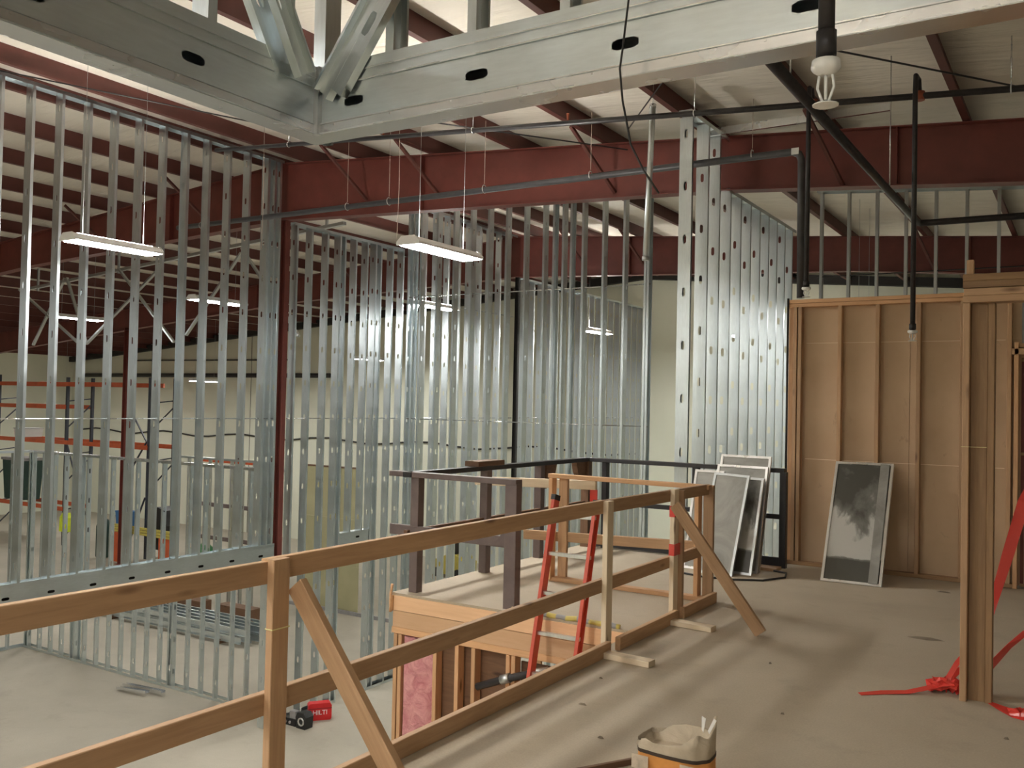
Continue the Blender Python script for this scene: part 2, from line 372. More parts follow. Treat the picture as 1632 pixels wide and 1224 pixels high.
# ================================================================== METAL STUD WALLS
WEB, FLG, LIP = .152, .041, .012
def stud(T, x, y, z0, z1, along, phase=.25, web=WEB, mat='galvanised', flip=1, name='stud'):
    me = stud_mesh(z1-z0, web, FLG, LIP, mat, phase)
    place(name, me, (x, y, z0), (flip, 0, 0) if along == 'Y' else (0, flip, 0), (0, 0, 1), T)
def track(T, p0, p1, down, name='top_track', web=WEB+.004, leg=.05, mat='galvanised'):
    """U channel from p0 to p1, legs pointing to `down` (+1 up, -1 down)"""
    p0, p1 = Vector(p0), Vector(p1); d = p1-p0; z = d.normalized(); yv = Vector((0, 0, down)); x = yv.cross(z).normalized()
    me = stud_mesh(d.length, web, leg, 0, mat, .3, False)
    yv = z.cross(x)
    link(name, me, None, T, Matrix(((x.x, yv.x, z.x, p0.x), (x.y, yv.y, z.y, p0.y), (x.z, yv.z, z.z, p0.z), (0, 0, 0, 1))))
def header(T, p0, p1, zb, h, mat='galvanised', thick=.15, ph=.3, name='header'):
    """box header: two punched channels back to back between p0 and p1 (x,y), tracks above and below"""
    d = Vector((p1[0]-p0[0], p1[1]-p0[1], 0)); L = d.length; d.normalize(); nrm = Vector((-d.y, d.x, 0))
    for s in (-1, 1):
        o = Vector((p0[0], p0[1], zb+h/2))+nrm*s*thick/2
        me = stud_mesh(L, h, FLG, LIP, mat, ph)
        # local x -> vertical, z -> along wall, y = z cross x
        x = Vector((0, 0, s)); y = d.cross(x)
        if y.dot(nrm*s) > 0: x = -x
        place(name+'_channel', me, o, x, d, T)
    cm = MB().box((-h*.42, -.002, 0), (h*.42, .002, L)).mesh('header_core'); o = link(name+'_core', cm, 'gap_dark', T, None)  # added dark plate stands in for the shade inside the box
    o.matrix_basis = Matrix(((0, nrm.x, d.x, p0[0]), (0, nrm.y, d.y, p0[1]), (1, 0, 0, zb+h/2), (0, 0, 0, 1))); WM[o.name] = o.matrix_basis.copy()
    track(T, (p0[0], p0[1], zb+h+.002), (p1[0], p1[1], zb+h+.002), -1, name+'_track', thick+.006, .035, mat)
    track(T, (p0[0], p0[1], zb-.002), (p1[0], p1[1], zb-.002), 1, name+'_track', thick+.006, .035, mat)
XW = -11.78
# tall wall on the ridge line with a wide opening below
T = thing('stud_wall', 'tall galvanised stud wall at the left above a punched header, bright lamp in front', 'stud wall', (XW, 8.5, -1.15))
ys = [6.70+.4064*k for k in range(-4, 11)]
for y in ys: stud(T, XW, y, -.84, 5.72, 'Y', .25)
for y in (9.17, 9.58, 10.96, 11.08): stud(T, XW, y, -.84, 5.72, 'Y', .25, flip=-1)
track(T, (XW, 4.9, 5.735), (XW, 11.12, 5.735), -1); track(T, (XW, 4.9, -.84), (XW, 11.12, -.84), 1, 'sill_track')
header(T, (XW, 4.9), (XW, 11.12), -1.13, .31, ph=.44)
for y in (10.98, 11.10): stud(T, XW, y, GZ, -1.15, 'Y', .2, name='jamb_stud')
tube('bridging_bar', [(XW, 4.9, 1.325), (XW, 11.12, 1.325)], .009, 'bright_zinc', T, 6)
# lower wall beyond the column, doorway with header
T = thing('stud_wall', 'galvanised stud wall under the red beam with a small header, right of the red column', 'stud wall', (XW, 13, GZ))
for y in (11.46, 11.82, 12.22, 12.55, 12.68, 13.55, 13.70, 14.05, 14.38): stud(T, XW, y, GZ, 4.72, 'Y', .35)
for y in (12.98, 13.30): stud(T, XW, y, -.80, 4.72, 'Y', .25)
header(T, (XW, 12.72), (XW, 13.53), -1.02, .22, ph=.5)
track(T, (XW, 11.40, 4.735), (XW, 14.42, 4.735), -1)
track(T, (XW, 11.40, GZ), (XW, 12.72, GZ), 1, 'bottom_track'); track(T, (XW, 13.5, GZ), (XW, 14.42, GZ), 1, 'bottom_track')
tube('bridging_bar', [(XW, 11.4, 1.325), (XW, 14.42, 1.325)], .009, 'bright_zinc', T, 6)
# far continuations
T = thing('stud_wall', 'dense galvanised stud wall running away behind the crossing wall up to the roof', 'stud wall', (XW, 16.6, GZ))
for k in range(10): stud(T, XW, 14.72+.4064*k, GZ, 5.70, 'Y', .25)
track(T, (XW, 14.65, 5.715), (XW, 18.7, 5.715), -1); track(T, (XW, 14.65, GZ), (XW, 18.7, GZ), 1, 'bottom_track')
tube('bridging_bar', [(XW, 14.65, 1.325), (XW, 18.7, 1.325)], .009, 'bright_zinc', T, 6)
tube('bridging_bar', [(XW, 14.65, 3.76), (XW, 18.7, 3.76)], .009, 'bright_zinc', T, 6)
T = thing('stud_wall', 'farthest galvanised stud wall running under the second red beam to the pale end wall', 'stud wall', (XW, 22.7, GZ))
for k in range(18): stud(T, XW, 19.12+.4064*k, GZ, 4.72, 'Y', .25)
track(T, (XW, 19.05, 4.735), (XW, 26.4, 4.735), -1); track(T, (XW, 19.05, GZ), (XW, 26.4, GZ), 1, 'bottom_track')
tube('bridging_bar', [(XW, 19.05, 1.325), (XW, 26.4, 1.325)], .009, 'bright_zinc', T, 6)
# crossing wall parallel to the red beam
YC = 14.5
T = thing('stud_wall', 'wide galvanised stud wall crossing the middle behind the landing railing', 'stud wall', (-9, YC, GZ))
for k in range(-2, 11):
    x = -10.47+.404*k; stud(T, x, YC, GZ, roofz(x)-.03, 'X', .3)
for x in (-11.62, -11.5, -8.28, -7.92, -6.42): stud(T, x, YC, GZ, roofz(x)-.03, 'X', .3, flip=-1)
track(T, (-11.65, YC, roofz(-11.65)-.02), (-6.38, YC, roofz(-6.38)-.02), -1); track(T, (-11.65, YC, GZ), (-6.38, YC, GZ), 1, 'bottom_track')
for z in (1.32, 3.76): tube('bridging_bar', [(-11.65, YC, z), (-6.38, YC, z)], .010, 'bright_zinc', T, 6)
T = thing('stud_wall', 'row of thin galvanised studs showing above the tan sheathed wall at the right', 'stud wall', (-1.5, YC, 0))
for k in range(14):
    x = -3.51+.405*k; stud(T, x, YC, GZ, roofz(x)-.03, 'X', .3, web=.092, mat='galvanised_dull')
track(T, (-3.6, YC, roofz(-3.6)-.02), (1.9, YC, roofz(1.9)-.02), -1, web=.096); track(T, (-3.6, YC, GZ), (1.9, YC, GZ), 1, 'bottom_track', .096)
tube('bridging_bar', [(-3.6, YC, 3.72), (1.9, YC, 3.72)], .009, 'black_pipe', T, 6)
# wall seen edge-on beside the wood wall (wide webs facing the viewer)
XE = -3.945
T = thing('stud_wall', 'row of wide bright galvanised studs with slot holes standing beside the tan wall', 'stud wall', (XE, 12, GZ))
for k, y in enumerate([9.90, 10.43, 10.83]): stud(T, XE, y, GZ, 4.99+(.06 if k else 0), 'Y', .15+.21*(k % 2))
for k in range(8): stud(T, XE, 11.24+.4064*k, GZ, 4.42, 'Y', .15+.21*(k % 2))
stud(T, XE, 9.945, GZ, 4.99, 'Y', .15, flip=-1)
track(T, (XE, 9.86, 5.065), (XE, 11.16, 5.065), -1); track(T, (XE, 11.2, 4.435), (XE, 14.3, 4.435), -1)
track(T, (XE, 9.95, GZ), (XE, 14.3, GZ), 1, 'bottom_track')
board('bracing_strut', (-3.55, 11.0, -1.6), (-2.5, 11.0, .75), .152, .041, (1, 0, -.5), 'galvanised', T)
tag(MB().box((-4.0, 10.75, 5.0), (-1.9, 10.79, 5.09)).build('ledger_angle', 'bright_zinc'), 'bright zinc ledger strip lying along the top of the red beam', 'ledger')
# ground floor partition in the left opening
YL = 11.55
T = thing('stud_wall', 'low grey stud partition on the ground floor seen under the wooden top rail', 'stud wall', (-16, YL, GZ))
for k in range(19): stud(T, -12.35-.404*k, YL, GZ, .40, 'X', .3, web=.092)
for x in (-18.02, -17.9, -14.88, -12.2, -12.1, -19.72): stud(T, x, YL, GZ, .40, 'X', .35, web=.152, flip=-1)
track(T, (-19.8, YL, .415), (-12.0, YL, .415), -1, web=.156, mat='bright_zinc'); track(T, (-19.8, YL, GZ), (-12.0, YL, GZ), 1, 'bottom_track', .156)
for k in range(1, 12): stud(T, -19.8, YL-.4064*k, GZ, .40, 'Y', .3, web=.092)
track(T, (-19.8, 6.5, .415), (-19.8, YL, .415), -1, web=.096); track(T, (-19.8, 6.5, GZ), (-19.8, YL, GZ), 1, 'bottom_track', .096)
T = thing('stud_wall', 'low grey stud partition farther back, right of the racks under the bridging line', 'stud wall', (-17, 16.4, GZ))
for k in range(9): stud(T, -17.6-.42*k, 16.4, GZ, .05, 'X', .3, web=.092, mat='galvanised_dull')
track(T, (-21.1, 16.4, .065), (-17.5, 16.4, .065), -1, web=.096)

# ---- foreground header (two legs meeting at the mezzanine corner) with studs above
HX, HY, HZ, HH = -2.815, 2.865, 2.765, .23
T = thing('header_frame', 'large galvanised box header overhead turning a corner, studs and braces rising from it', 'header', (HX, HY, HZ))
def punched(p0, p1, face, ph, mat='galvanised'):
    d = (Vector(p1)-Vector(p0)); L = d.length; d.normalize()
    me = stud_mesh(L, HH, FLG, LIP, mat, ph, True)
    x = Vector((0, 0, 1)); y = d.cross(x)
    if y.dot(Vector(face)) > 0: x = -x
    place('header_channel', me, p0, x, d, T)
zc = HZ+HH/2
punched((-2.76, 2.80, zc), (2.6, 2.80, zc), (0, -1, 0), .17+.03)
punched((-2.76, 2.90, zc), (2.6, 2.90, zc), (0, 1, 0), .2)
punched((-2.76, -2.6, zc), (-2.76, 2.80, zc), (1, 0, 0), .50)
punched((-2.86, -2.6, zc), (-2.86, 2.90, zc), (-1, 0, 0), .50)
for z, s in ((HZ+HH+.003, -1), (HZ-.003, 1)):
    track(T, (-2.87, 2.85, z), (2.6, 2.85, z), s, 'header_track', .112, .04, 'bright_zinc' if s > 0 else 'galvanised')
    track(T, (-2.81, -2.6, z), (-2.81, 2.80, z), s, 'header_track', .112, .04, 'bright_zinc' if s > 0 else 'galvanised')
track(T, (-2.87, 2.85, HZ+HH+.05), (2.6, 2.85, HZ+HH+.05), -1, 'sill_track', .116, .05)
track(T, (-2.81, -2.6, HZ+HH+.05), (-2.81, 2.80, HZ+HH+.05), -1, 'sill_track', .116, .05)
for x in (-2.40, -2.00, -1.60, -1.0, -.4, .2, .8): stud(T, x, 2.85, HZ+HH+.05, 4.55, 'X', .35, web=.092, flip=-1)
for y in (2.62, 2.23, 1.7, 1.1, .5): stud(T, -2.81, y, HZ+HH+.05, 4.8, 'Y', .35, web=.092)
stud(T, -2.74, 2.86, HZ, 4.85, 'X', .15, web=.092); stud(T, -2.845, 2.90, HZ, 4.85, 'X', .15, web=.092, flip=-1)
def strut(p0, p1, yh, web=.092):
    p0, p1 = Vector(p0), Vector(p1); d = p1-p0
    me = stud_mesh(d.length, web, FLG, LIP, 'galvanised', .3)
    z = d.normalized(); x = Vector(yh).cross(z).normalized(); place('brace', me, p0, x, z, T)
strut((-2.70, 2.785, HZ+.15), (-1.70, 2.785, HZ+1.45), (0, -1, 0), .095); strut((-2.62, 2.745, HZ+.15), (-1.62, 2.745, HZ+1.45), (0, 1, 0), .095)
strut((-2.715, 2.66, HZ+.20), (-2.715, 1.75, HZ+1.75), (1, 0, 0)); strut((-2.75, 2.60, HZ+.20), (-2.75, 1.69, HZ+1.75), (-1, 0, 0))
for zz in (HZ+.040, HZ+HH-.038, HZ+HH+.004, HZ+.001):
    MB().box((-2.755, 2.789, zz-.0022), (2.6, 2.797, zz+.0022)).build('track_lip', 'bright_zinc', T)
    MB().box((-2.758, -2.6, zz-.0022), (-2.750, 2.79, zz+.0022)).build('track_lip', 'galvanised', T)
MB().box((-2.765, 2.775, HZ-.005), (-2.735, 2.805, HZ+HH+.05)).build('corner_angle', 'galvanised_dull', T)
scr = MB()
for i in range(16):
    for zz in (HZ+.03, HZ+.195):
        scr.lathe([(.004, 0), (.004, .003), (.002, .005)], (0, 0, 0), 6) if False else None
        x = -2.66+.3*i; scr.box((x-.004, 2.792, zz-.004), (x+.004, 2.800, zz+.004))
for i in range(9):
    for zz in (HZ+.03, HZ+.195): scr.box((-2.76, 2.7-.3*i-.004, zz-.004), (-2.752, 2.7-.3*i+.004, zz+.004))
o = scr.build('screws', 'aluminium', T); o['kind'] = 'stuff'

# ================================================================== LIGHTS
LM = {}
def lamp(x, y, z, label, uplight=True):
    T = thing('high_bay_light', label, 'light', (x, y, z), 'white linear high-bay lights')
    if not LM:
        L, w = .60, .15
        LM['h'] = MB().prism([(-w, .0), (w, .0), (w, .025), (.085, .085), (-.085, .085), (-w, .025)], 1, -L, L).mesh('housing')
        c = MB(); q = [(-w-.006, -.006), (w+.006, -.006), (w+.006, .03), (.09, .092), (-.09, .092), (-w-.006, .03)]; c.prism(q, 1, 0, .018); LM['c'] = c.mesh('end_cap')
        LM['d'] = MB().prism([(-w+.012, .0), (-w+.03, -.014), (w-.03, -.014), (w-.012, .0)], 1, -L+.02, L-.02).mesh('diffuser')
        LM['u'] = MB().prism([(-.06, .0), (.06, .0), (.055, .008), (-.055, .008)], 1, -L+.08, L-.08).mesh('uplight')
        for k, mt in (('u', 'added_uplight'), ('h', 'lamp_housing'), ('c', 'lamp_housing'), ('d', 'led_diffuser')): LM[k].materials.append(MATS[mt])
    M = Matrix.Translation((x, y, z))
    link('housing', LM['h'], None, T, M); link('diffuser', LM['d'], None, T, M)
    if uplight and x > -13: link('added_uplight_strip', LM['u'], None, T, M @ Matrix.Translation((0, 0, .0855)))  # unseen glowing strip added on the lamp top to brighten the roof
    link('end_cap', LM['c'], None, T, M @ Matrix.Translation((0, .60, 0))); link('end_cap', LM['c'], None, T, M @ Matrix.Translation((0, -.618, 0)))
    for s in (-.42, .42): tube('hanging_wire', [(x, y+s, z+.085), (x, y+s, roofz(x)+.262)], .0025, 'galvanised_dull', T, 5)
lamp(-10.33, 7.0, 3.50, 'glowing white high-bay light hanging before the tall left stud wall')
lamp(-6.25, 8.36, 3.36, 'glowing white high-bay light hanging alone before the red beam, nearest the middle')
lamp(-14.3, 11.96, 3.50, 'high-bay light glowing behind the left studs below the zigzag bracing')
lamp(-20.8, 13.2, 3.50, 'small high-bay light glowing at the far left behind the studs')
lamp(-11.48, 15.2, 3.62, 'high-bay light glowing behind the crossing stud wall under the middle lamp')
lamp(-10.5, 20.6, 3.50, 'high-bay light glowing deep among the studs left of the pale wall strip')
lamp(-20.6, 23.6, 3.05, 'tiny high-bay light before the end wall, right of the red column')
lamp(-27.5, 22.5, 2.25, 'tiny low high-bay light near the end wall at the left, above the rack')
lamp(-36.0, 22.0, 2.1, 'faint lamp far at the left edge over the orange racks')
for x, y, lab in ((-4.9, 1.45, 'just left of the viewer over the open stairwell'), (-6.3, -5.2, 'left behind the viewer over the lower hall'), (-10.33, .2, 'left of the viewer before the tall stud wall'),
                  (-10.33, -6.5, 'far left behind the viewer'), (-20.8, 6.4, 'in the left bay beyond the tall stud wall'), (-20.8, -.4, 'deep in the left bay beside the viewer'), (-27.6, 13.2, 'over the aisle before the racks'),
                  (-34, 13.2, 'over the far left aisle'), (-1.9, -3.6, 'over the mezzanine behind the viewer'), (1.4, -4.2, 'over the mezzanine right behind the viewer'), 
                  (-3.4, 17.0, 'hidden behind the tan wall, nearer one'), (-7.6, 22.9, 'hidden behind the wide bright studs near the end wall')):
    lamp(x, y, 3.35 if y == 17.0 else 3.5 if x > -25 else 3.0, 'added unseen white high-bay light '+lab, y != 17.0)  # unseen lamps added to light the mezzanine, hall and end wall

# ================================================================== PIPES
T = thing('sprinkler_pipe', 'black sprinkler branch pipe sloping under the roof with two dropped heads', 'pipe', (-4, 9, 4.45))
za = lambda x: 4.44-.078*x
tube('pipe', [(-10.9, 9, za(-10.9)), (2.5, 9, za(2.5))], .030, 'black_pipe', T, 12)
def head(T, x, y, z, r=.016):
    MB().lathe([(r*1.25, .11), (r*1.25, .06), (r*1.0, .06), (r*1.0, .05)], (x, y, z), 12).build('reducer', 'black_pipe', T)
    MB().lathe([(r*1.7, .05), (r*1.8, .035), (r*1.5, .028), (r*.8, .02)], (x, y, z), 14).build('collar', 'white_plastic', T)
    b = MB()
    for s in (-1, 1): b.sweep([(x+s*r*.8, y, z+.02), (x+s*r*1.0, y, z-.005), (x+s*r*.35, y, z-.035)], r*.18, 6)
    b.sweep([(x, y, z+.02), (x, y, z-.03)], r*.2, 6); b.lathe([(r*1.55, -.042), (r*1.6, -.040), (r*.3, -.034)], (x, y, z), 14)
    b.build('deflector', 'white_plastic', T)
for xd, zend, tn in ((-2.29, 2.77, 'd1'), (-1.337, 2.33, 'd2')):
    yo = 8.94 if tn == 'd1' else 8.86
    tube('drop_pipe', [(xd, 9, za(xd)), (xd, 9-.06, za(xd)+.13), (xd, yo-.08, za(xd)+.12), (xd, yo-.1, za(xd)-.02), (xd, yo-.1, zend+.05)], .022, 'black_pipe', T, 10)
    MB().lathe([(.045, -.04), (.045, .04)], (xd, 9, za(xd)), 12).build('tee', 'pipe_fitting', T); head(T, xd, yo-.1, zend, .024)
for x in (-9.4, -6.3, -3.5, -.6):
    z = za(x); tube('hanger_rod', [(x, 9, z+.03), (x, 9, roofz(x)+.1)], .006, 'bright_zinc', T, 5)
    MB().sweep([(x, 9+.036*math.cos(a*math.pi/6), z+.036*math.sin(a*math.pi/6)) for a in range(13)], .006, 5).build('clevis', 'bright_zinc', T)
for x in (-7.7, -5.0): MB().lathe([(.012, .02), (.016, .09), (.02, .10), (.02, .11)], (x, 9, za(x)), 8).build('upright_head', 'pipe_fitting', T)
T = thing('conduit_run', 'level grey conduit crossing the red beam and turning down to the tan wall', 'conduit', (-2.71, 10.15, 2.9))
tube('pipe', [(-13.2, 10.15, 4.54), (-2.80, 10.15, 4.50), (-2.73, 10.15, 4.47), (-2.70, 10.15, 4.40), (-2.69, 10.15, 2.88)], .042, 'grey_conduit', T, 12)
MB().box((-2.80, 10.10, 4.46), (-2.72, 10.11, 4.53)).build('sticker', 'white_plastic', T)
for x in (-12.6, -9.35, -8.55, -6.9, -5.3, -3.25):
    tube('hanger_wire', [(x, 10.15, 4.60), (x, 10.15, roofz(x)+.1)], .0035, 'cord_pale', T, 5)
    MB().sweep([(x, 10.15+.05*math.cos(a*math.pi/5), 4.53+.055*math.sin(a*math.pi/5)) for a in range(11)], .006, 5).build('hook', 'aluminium', T)
T = thing('sprinkler_main', 'dark pipe running away along the roof and turning right before the red beam', 'pipe', (-1.6, 8, 3.7))
tube('pipe', [(-1.62, 3.2, 3.72), (-1.62, 10.8, 3.74), (-1.60, 10.88, 3.74), (-1.52, 10.9, 3.74), (2.5, 10.9, 3.70)], .036, 'black_pipe', T, 12)
for y in (5.8, 9.2): tube('hanger_rod', [(-1.62, y, 3.77), (-1.62, y, roofz(-1.6)+.1)], .006, 'bright_zinc', T, 5)
T = thing('dropped_sprinkler', 'thick black drop pipe with white sprinkler head close overhead', 'sprinkler', (-.459, 1.9, 2.28))
tube('pipe', [(-.459, 1.9, 2.37), (-.459, 1.9, 4.9)], .0165, 'black_pipe', T, 16); head(T, -.459, 1.9, 2.312, .0165)
T = thing('hanging_tube', 'short galvanised tube hanging upright from a wire', 'tube', (-4.2, 9.5, 3.3))
tube('tube', [(-4.245, 9.5, 3.34), (-4.19, 9.5, 5.03)], .034, 'galvanised', T, 16)
MB().sweep([(-4.246, 9.5, 3.30), (-4.245, 9.5, 3.345)], .040, 16).build('end_ring', 'galvanised_dull', T)
MB().sweep([(-4.19, 9.5, 5.02), (-4.189, 9.5, 5.06)], .038, 16).build('end_ring', 'bright_zinc', T)
tube('wire', [(-4.19, 9.5, 5.06), (-4.19, 9.5, 5.3)], .004, 'bright_zinc', T, 5)
tag(tube('hanging_wire', [(-1.27, 2.70, 3.6), (-1.283, 2.70, 2.977), (-1.302, 2.7, 2.815), (-1.31, 2.7, 2.755), (-1.298, 2.7, 2.649), (-1.266, 2.7, 2.501), (-1.221, 2.7, 2.414), (-1.165, 2.7, 2.331)], .0035, 'cable_black', None, 6),
    'thin dark wire dangling in front of the overhead header', 'wire')
for x, y, lab in ((-10.55, 9.6, 'thin pale wire hanging at the left end of the red beam'), (-8.1, 9.8, 'thin pale wire hanging before the red beam over the middle lamp')):
    tag(tube('ceiling_wire', [(x, y, 3.9), (x+.02, y, 4.6), (x, y, roofz(x)+.1)], .004, 'cord_pale', None, 5), lab, 'wire', 'ceiling hanger wires')

# ================================================================== WOODEN GUARDRAIL
RX = -2.787                      # centre of the rail boards
PX = -2.749                      # centre of the posts
T = thing('wooden_guardrail', 'raw lumber guardrail with posts and diagonal braces along the mezzanine edge', 'guardrail', (PX, 4, 0))
ZT, ZM, W4_, TH = .965, .440, .089, .038
def rail(y0, y1, z0, z1, mat='lumber', name='top_rail'): board(name, (RX, y0, z0), (RX, y1, z1), W4_, TH, (0, 0, 1), mat, T)
rail(.3, 2.62, .975, .958); rail(2.60, 5.60, .968, .972); rail(5.62, 7.62, .970, .955)
rail(.3, 2.62, .455, .437, name='mid_rail'); rail(2.60, 5.60, .437, .443, name='mid_rail'); rail(5.62, 6.80, .443, .445, name='mid_rail'); rail(6.82, 7.62, .445, .445, name='mid_rail')
for a, b in ((-.2, 2.58), (2.69, 5.56), (5.70, 6.74), (6.86, 7.6)): board('toe_board', (-2.70, a, .045), (-2.70, b, .045), W4_, TH, (0, 0, 1), 'lumber', T)
def post(y, z1=1.005, mat='lumber_pale'): board('post', (PX, y, 0.0), (PX, y, z1), .089, .038, (0, 1, 0), mat, T)
post(2.64, 1.012, 'lumber'); post(5.62, 1.012); post(6.79, 1.012); post(-.1)
board('post', (PX, 6.88, 0), (PX, 6.88, 1.0), .089, .038, (1, 0, 0), 'lumber', T)
board('brace', (-2.72, 2.715, .90), (-1.98, 2.70, 0.02), .089, .038, (.77, 0, .64), 'lumber', T)
board('brace', (-2.72, 6.73, .90), (-2.02, 6.68, .02), .089, .038, (.79, 0, .62), 'lumber', T)
board('foot_block', (-2.76, 5.50, .020), (-2.35, 5.47, .020), .089, .038, (0, 1, 0), 'lumber_pale', T)
board('foot_block', (-2.76, 6.63, .020), (-2.35, 6.60, .020), .089, .038, (0, 1, 0), 'lumber_pale', T)
for y, z0, z1 in ((6.79, .80, .885), (6.79, .50, .59)):
    MB().box((PX-.0225, y-.048, z0), (PX+.0225, y+.14, z1)).build('red_tape', 'red_film', T)
MB().box((PX-.0215, 2.593, .735), (PX+.0215, 2.688, .739)).build('string', 'string_yellow', T)
# return along the landing
for x, mt in ((-2.77, 'lumber'),): board('post', (x, 7.62, 0), (x, 7.62, .99), .089, .038, (1, 0, 0), mt, T)
board('post', (-2.86, 7.60, 0), (-2.86, 7.60, .93), .089, .038, (0, 1, 0), 'lumber_orange', T)
board('top_rail', (-2.75, 7.59, .975), (-4.33, 7.59, .985), .089, .038, (0, 1, 0), 'lumber_orange', T)
board('mid_rail', (-2.75, 7.65, .455), (-4.64, 7.65, .395), .089, .038, (0, 0, 1), 'lumber', T)
board('bottom_plate', (-2.75, 7.59, .02), (-4.30, 7.59, .02), .089, .038, (0, 1, 0), 'lumber_orange', T)
board('post', (-4.29, 7.57, .02), (-4.29, 7.57, .965), .089, .038, (0, 1, 0), 'lumber_orange', T)
board('post', (-4.20, 7.63, .02), (-4.20, 7.63, .965), .089, .038, (1, 0, 0), 'lumber', T)
board('cross_board', (-5.45, 7.98, .845), (-4.04, 7.98, .885), .089, .038, (0, 0, 1), 'lumber_pale', T)
MB().box((-4.22, 8.2, .70), (-4.14, 8.21, .82)).build('red_flag', 'red_film', T)

# ================================================================== BROWN LANDING RAILING
T = thing('landing_railing', 'dark brown painted timber railing around the stair landing', 'railing', (-5, 8, 0))
def bpost(x, y, z1=1.0, w=.085, mt='brown_paint'): board('post', (x, y, 0), (x, y, z1), w, .085, (1, 0, 0), mt, T)
bpost(-4.97, 6.38); bpost(-3.95, 6.33, 1.01, .11); bpost(-5.02, 7.53); bpost(-5.05, 8.62); bpost(-5.02, 9.66, 1.0, .1, 'brown_wood')
bpost(-4.80, 9.72, 1.0, .06, 'black_steel')
board('top_rail', (-5.24, 6.36, 1.02), (-3.90, 6.33, 1.02), .045, .09, (0, 0, 1), 'brown_paint', T)
board('mid_rail', (-5.24, 6.36, .53), (-3.90, 6.33, .53), .09, .04, (0, 0, 1), 'brown_paint', T)
board('top_rail', (-5.03, 6.30, 1.02), (-5.03, 9.72, 1.02), .045, .09, (0, 0, 1), 'black_steel', T)
board('mid_rail', (-5.03, 6.30, .50), (-5.03, 9.72, .50), .075, .04, (0, 0, 1), 'brown_wood', T)
board('top_rail', (-5.03, 9.70, 1.02), (-2.70, 9.70, 1.015), .045, .09, (0, 0, 1), 'black_steel', T)
board('mid_rail', (-5.03, 9.70, .53), (-2.70, 9.70, .53), .05, .04, (0, 0, 1), 'black_steel', T)
board('bottom_rail', (-5.03, 9.70, .06), (-2.70, 9.70, .06), .09, .04, (0, 0, 1), 'black_steel', T)
for x in (-3.68, -2.715): board('post', (x, 9.70, 0), (x, 9.70, 1.0), .07, .07, (1, 0, 0), 'black_steel', T)
board('cap_block', (-5.03, 7.29, 1.07), (-5.03, 7.75, 1.07), .16, .05, (1, 0, 0), 'brown_wood', T)
g = []
for i in range(9):
    a = math.pi/2*i/8; g.append((-3.92-.17*math.cos(a)*1.0+.0, .50+.22-.22*math.sin(a)))
MB().prism([(-4.005, .50), (-4.005, .76)]+[(-4.005-.17*(1-math.cos(math.pi/2*i/8)), .76-.26*math.sin(math.pi/2*i/8)) for i in range(1, 9)], 1, 6.30, 6.36).build('gusset', 'brown_paint', T)
for y0, s in ((9.60, -1), (8.68, 1)):
    MB().prism([(y0, 1.0), (y0, .74), (y0+s*.09, .78), (y0+s*.19, .88), (y0+s*.23, 1.0)], 0, -5.07, -5.0).build('gusset', 'brown_wood', T)

# ================================================================== LANDING FRAMING
T = thing('landing_framing', 'orange wood framing with pink insulation under the stair landing', 'wood framing', (-4.2, 6.3, GZ))
for i, (z0, z1) in enumerate(((-.145, -.02), (-.285, -.15))):
    MB().box((-5.09, 6.23, z0), (-2.86, 6.255, z1)).build('rim_board', 'plywood', T)
board('edge_strip', (-5.10, 6.22, -.15), (-5.10, 6.22, -.02), .03, .03, (1, 0, 0), 'lumber_orange', T)
board('top_plate', (-5.10, 6.28, -.315), (-2.86, 6.28, -.315), .10, .055, (0, 1, 0), 'lumber_orange', T)
board('sill_plate', (-5.10, 6.28, GZ+.02), (-2.86, 6.28, GZ+.02), .089, .038, (0, 1, 0), 'lumber_orange', T)
for x in (-5.06, -5.01, -4.635, -4.41, -4.245, -3.91, -3.86, -3.45, -3.05):
    board('stud', (x, 6.275, GZ+.04), (x, 6.275, -.345), .089, .038, (0, 1, 0), 'lumber_orange', T)
for k in range(7): board('side_stud', (-5.07, 6.7+.5*k, GZ), (-5.07, 6.7+.5*k, -.03), .089, .038, (1, 0, 0), 'lumber_orange', T)
bt = MB(); n, m_ = 7, 22
for i in range(n+1):
    for j in range(m_+1):
        bt.v.append((-4.975+.31*i/n, 6.262-.03*math.sin(math.pi*i/n)-.012*random.random(), GZ+.05+(3.47)*j/m_))
for i in range(n):
    for j in range(m_): a = i*(m_+1)+j; bt.f.append((a, a+m_+1, a+m_+2, a+1)); bt.sm.append(True)
bt.box((-4.985, 6.265, GZ+.05), (-4.668, 6.34, -.36)); bt.build('insulation_batt', 'pink_batt', T)
MB().box((-4.665, 6.325, GZ+.05), (-3.95, 6.34, -.36)).build('back_panel', 'brown_wood', T)
MB().box((-3.84, 6.325, GZ+.05), (-2.87, 6.34, -.40)).build('back_panel', 'brown_wood', T)
st2 = MB(); prev = None
for i in range(24):
    x = -3.90+.95*i/23; y = 6.262+.012*math.sin(i*1.9)
    prev = (x, y, .014+.004*math.sin(i)); st2.v.append(prev)
p = st2.v[:]; o = MB().sweep(p, .021, 8).build('foam_strip', 'hazard_wrap'); tag(o, 'yellow and grey striped foam strip lying along the landing edge', 'foam strip')
tag(tube('pole', [(-5.10, 6.205, -.16), (-5.10, 6.205, .0), (-5.085, 6.205, .08)], .012, 'lumber_orange', None, 6), 'short wood stake nailed to the landing corner', 'stake')
T = thing('drain_pipe', 'black drain pipe with couplings in the stairwell behind the ladder', 'pipe', (-3.9, 6.16, -.7))
tube('pipe', [(-4.15, 6.16, -.62), (-3.88, 6.16, -.51), (-3.62, 6.16, -.42), (-3.30, 6.16, -.34)], .030, 'black_pipe', T, 10)
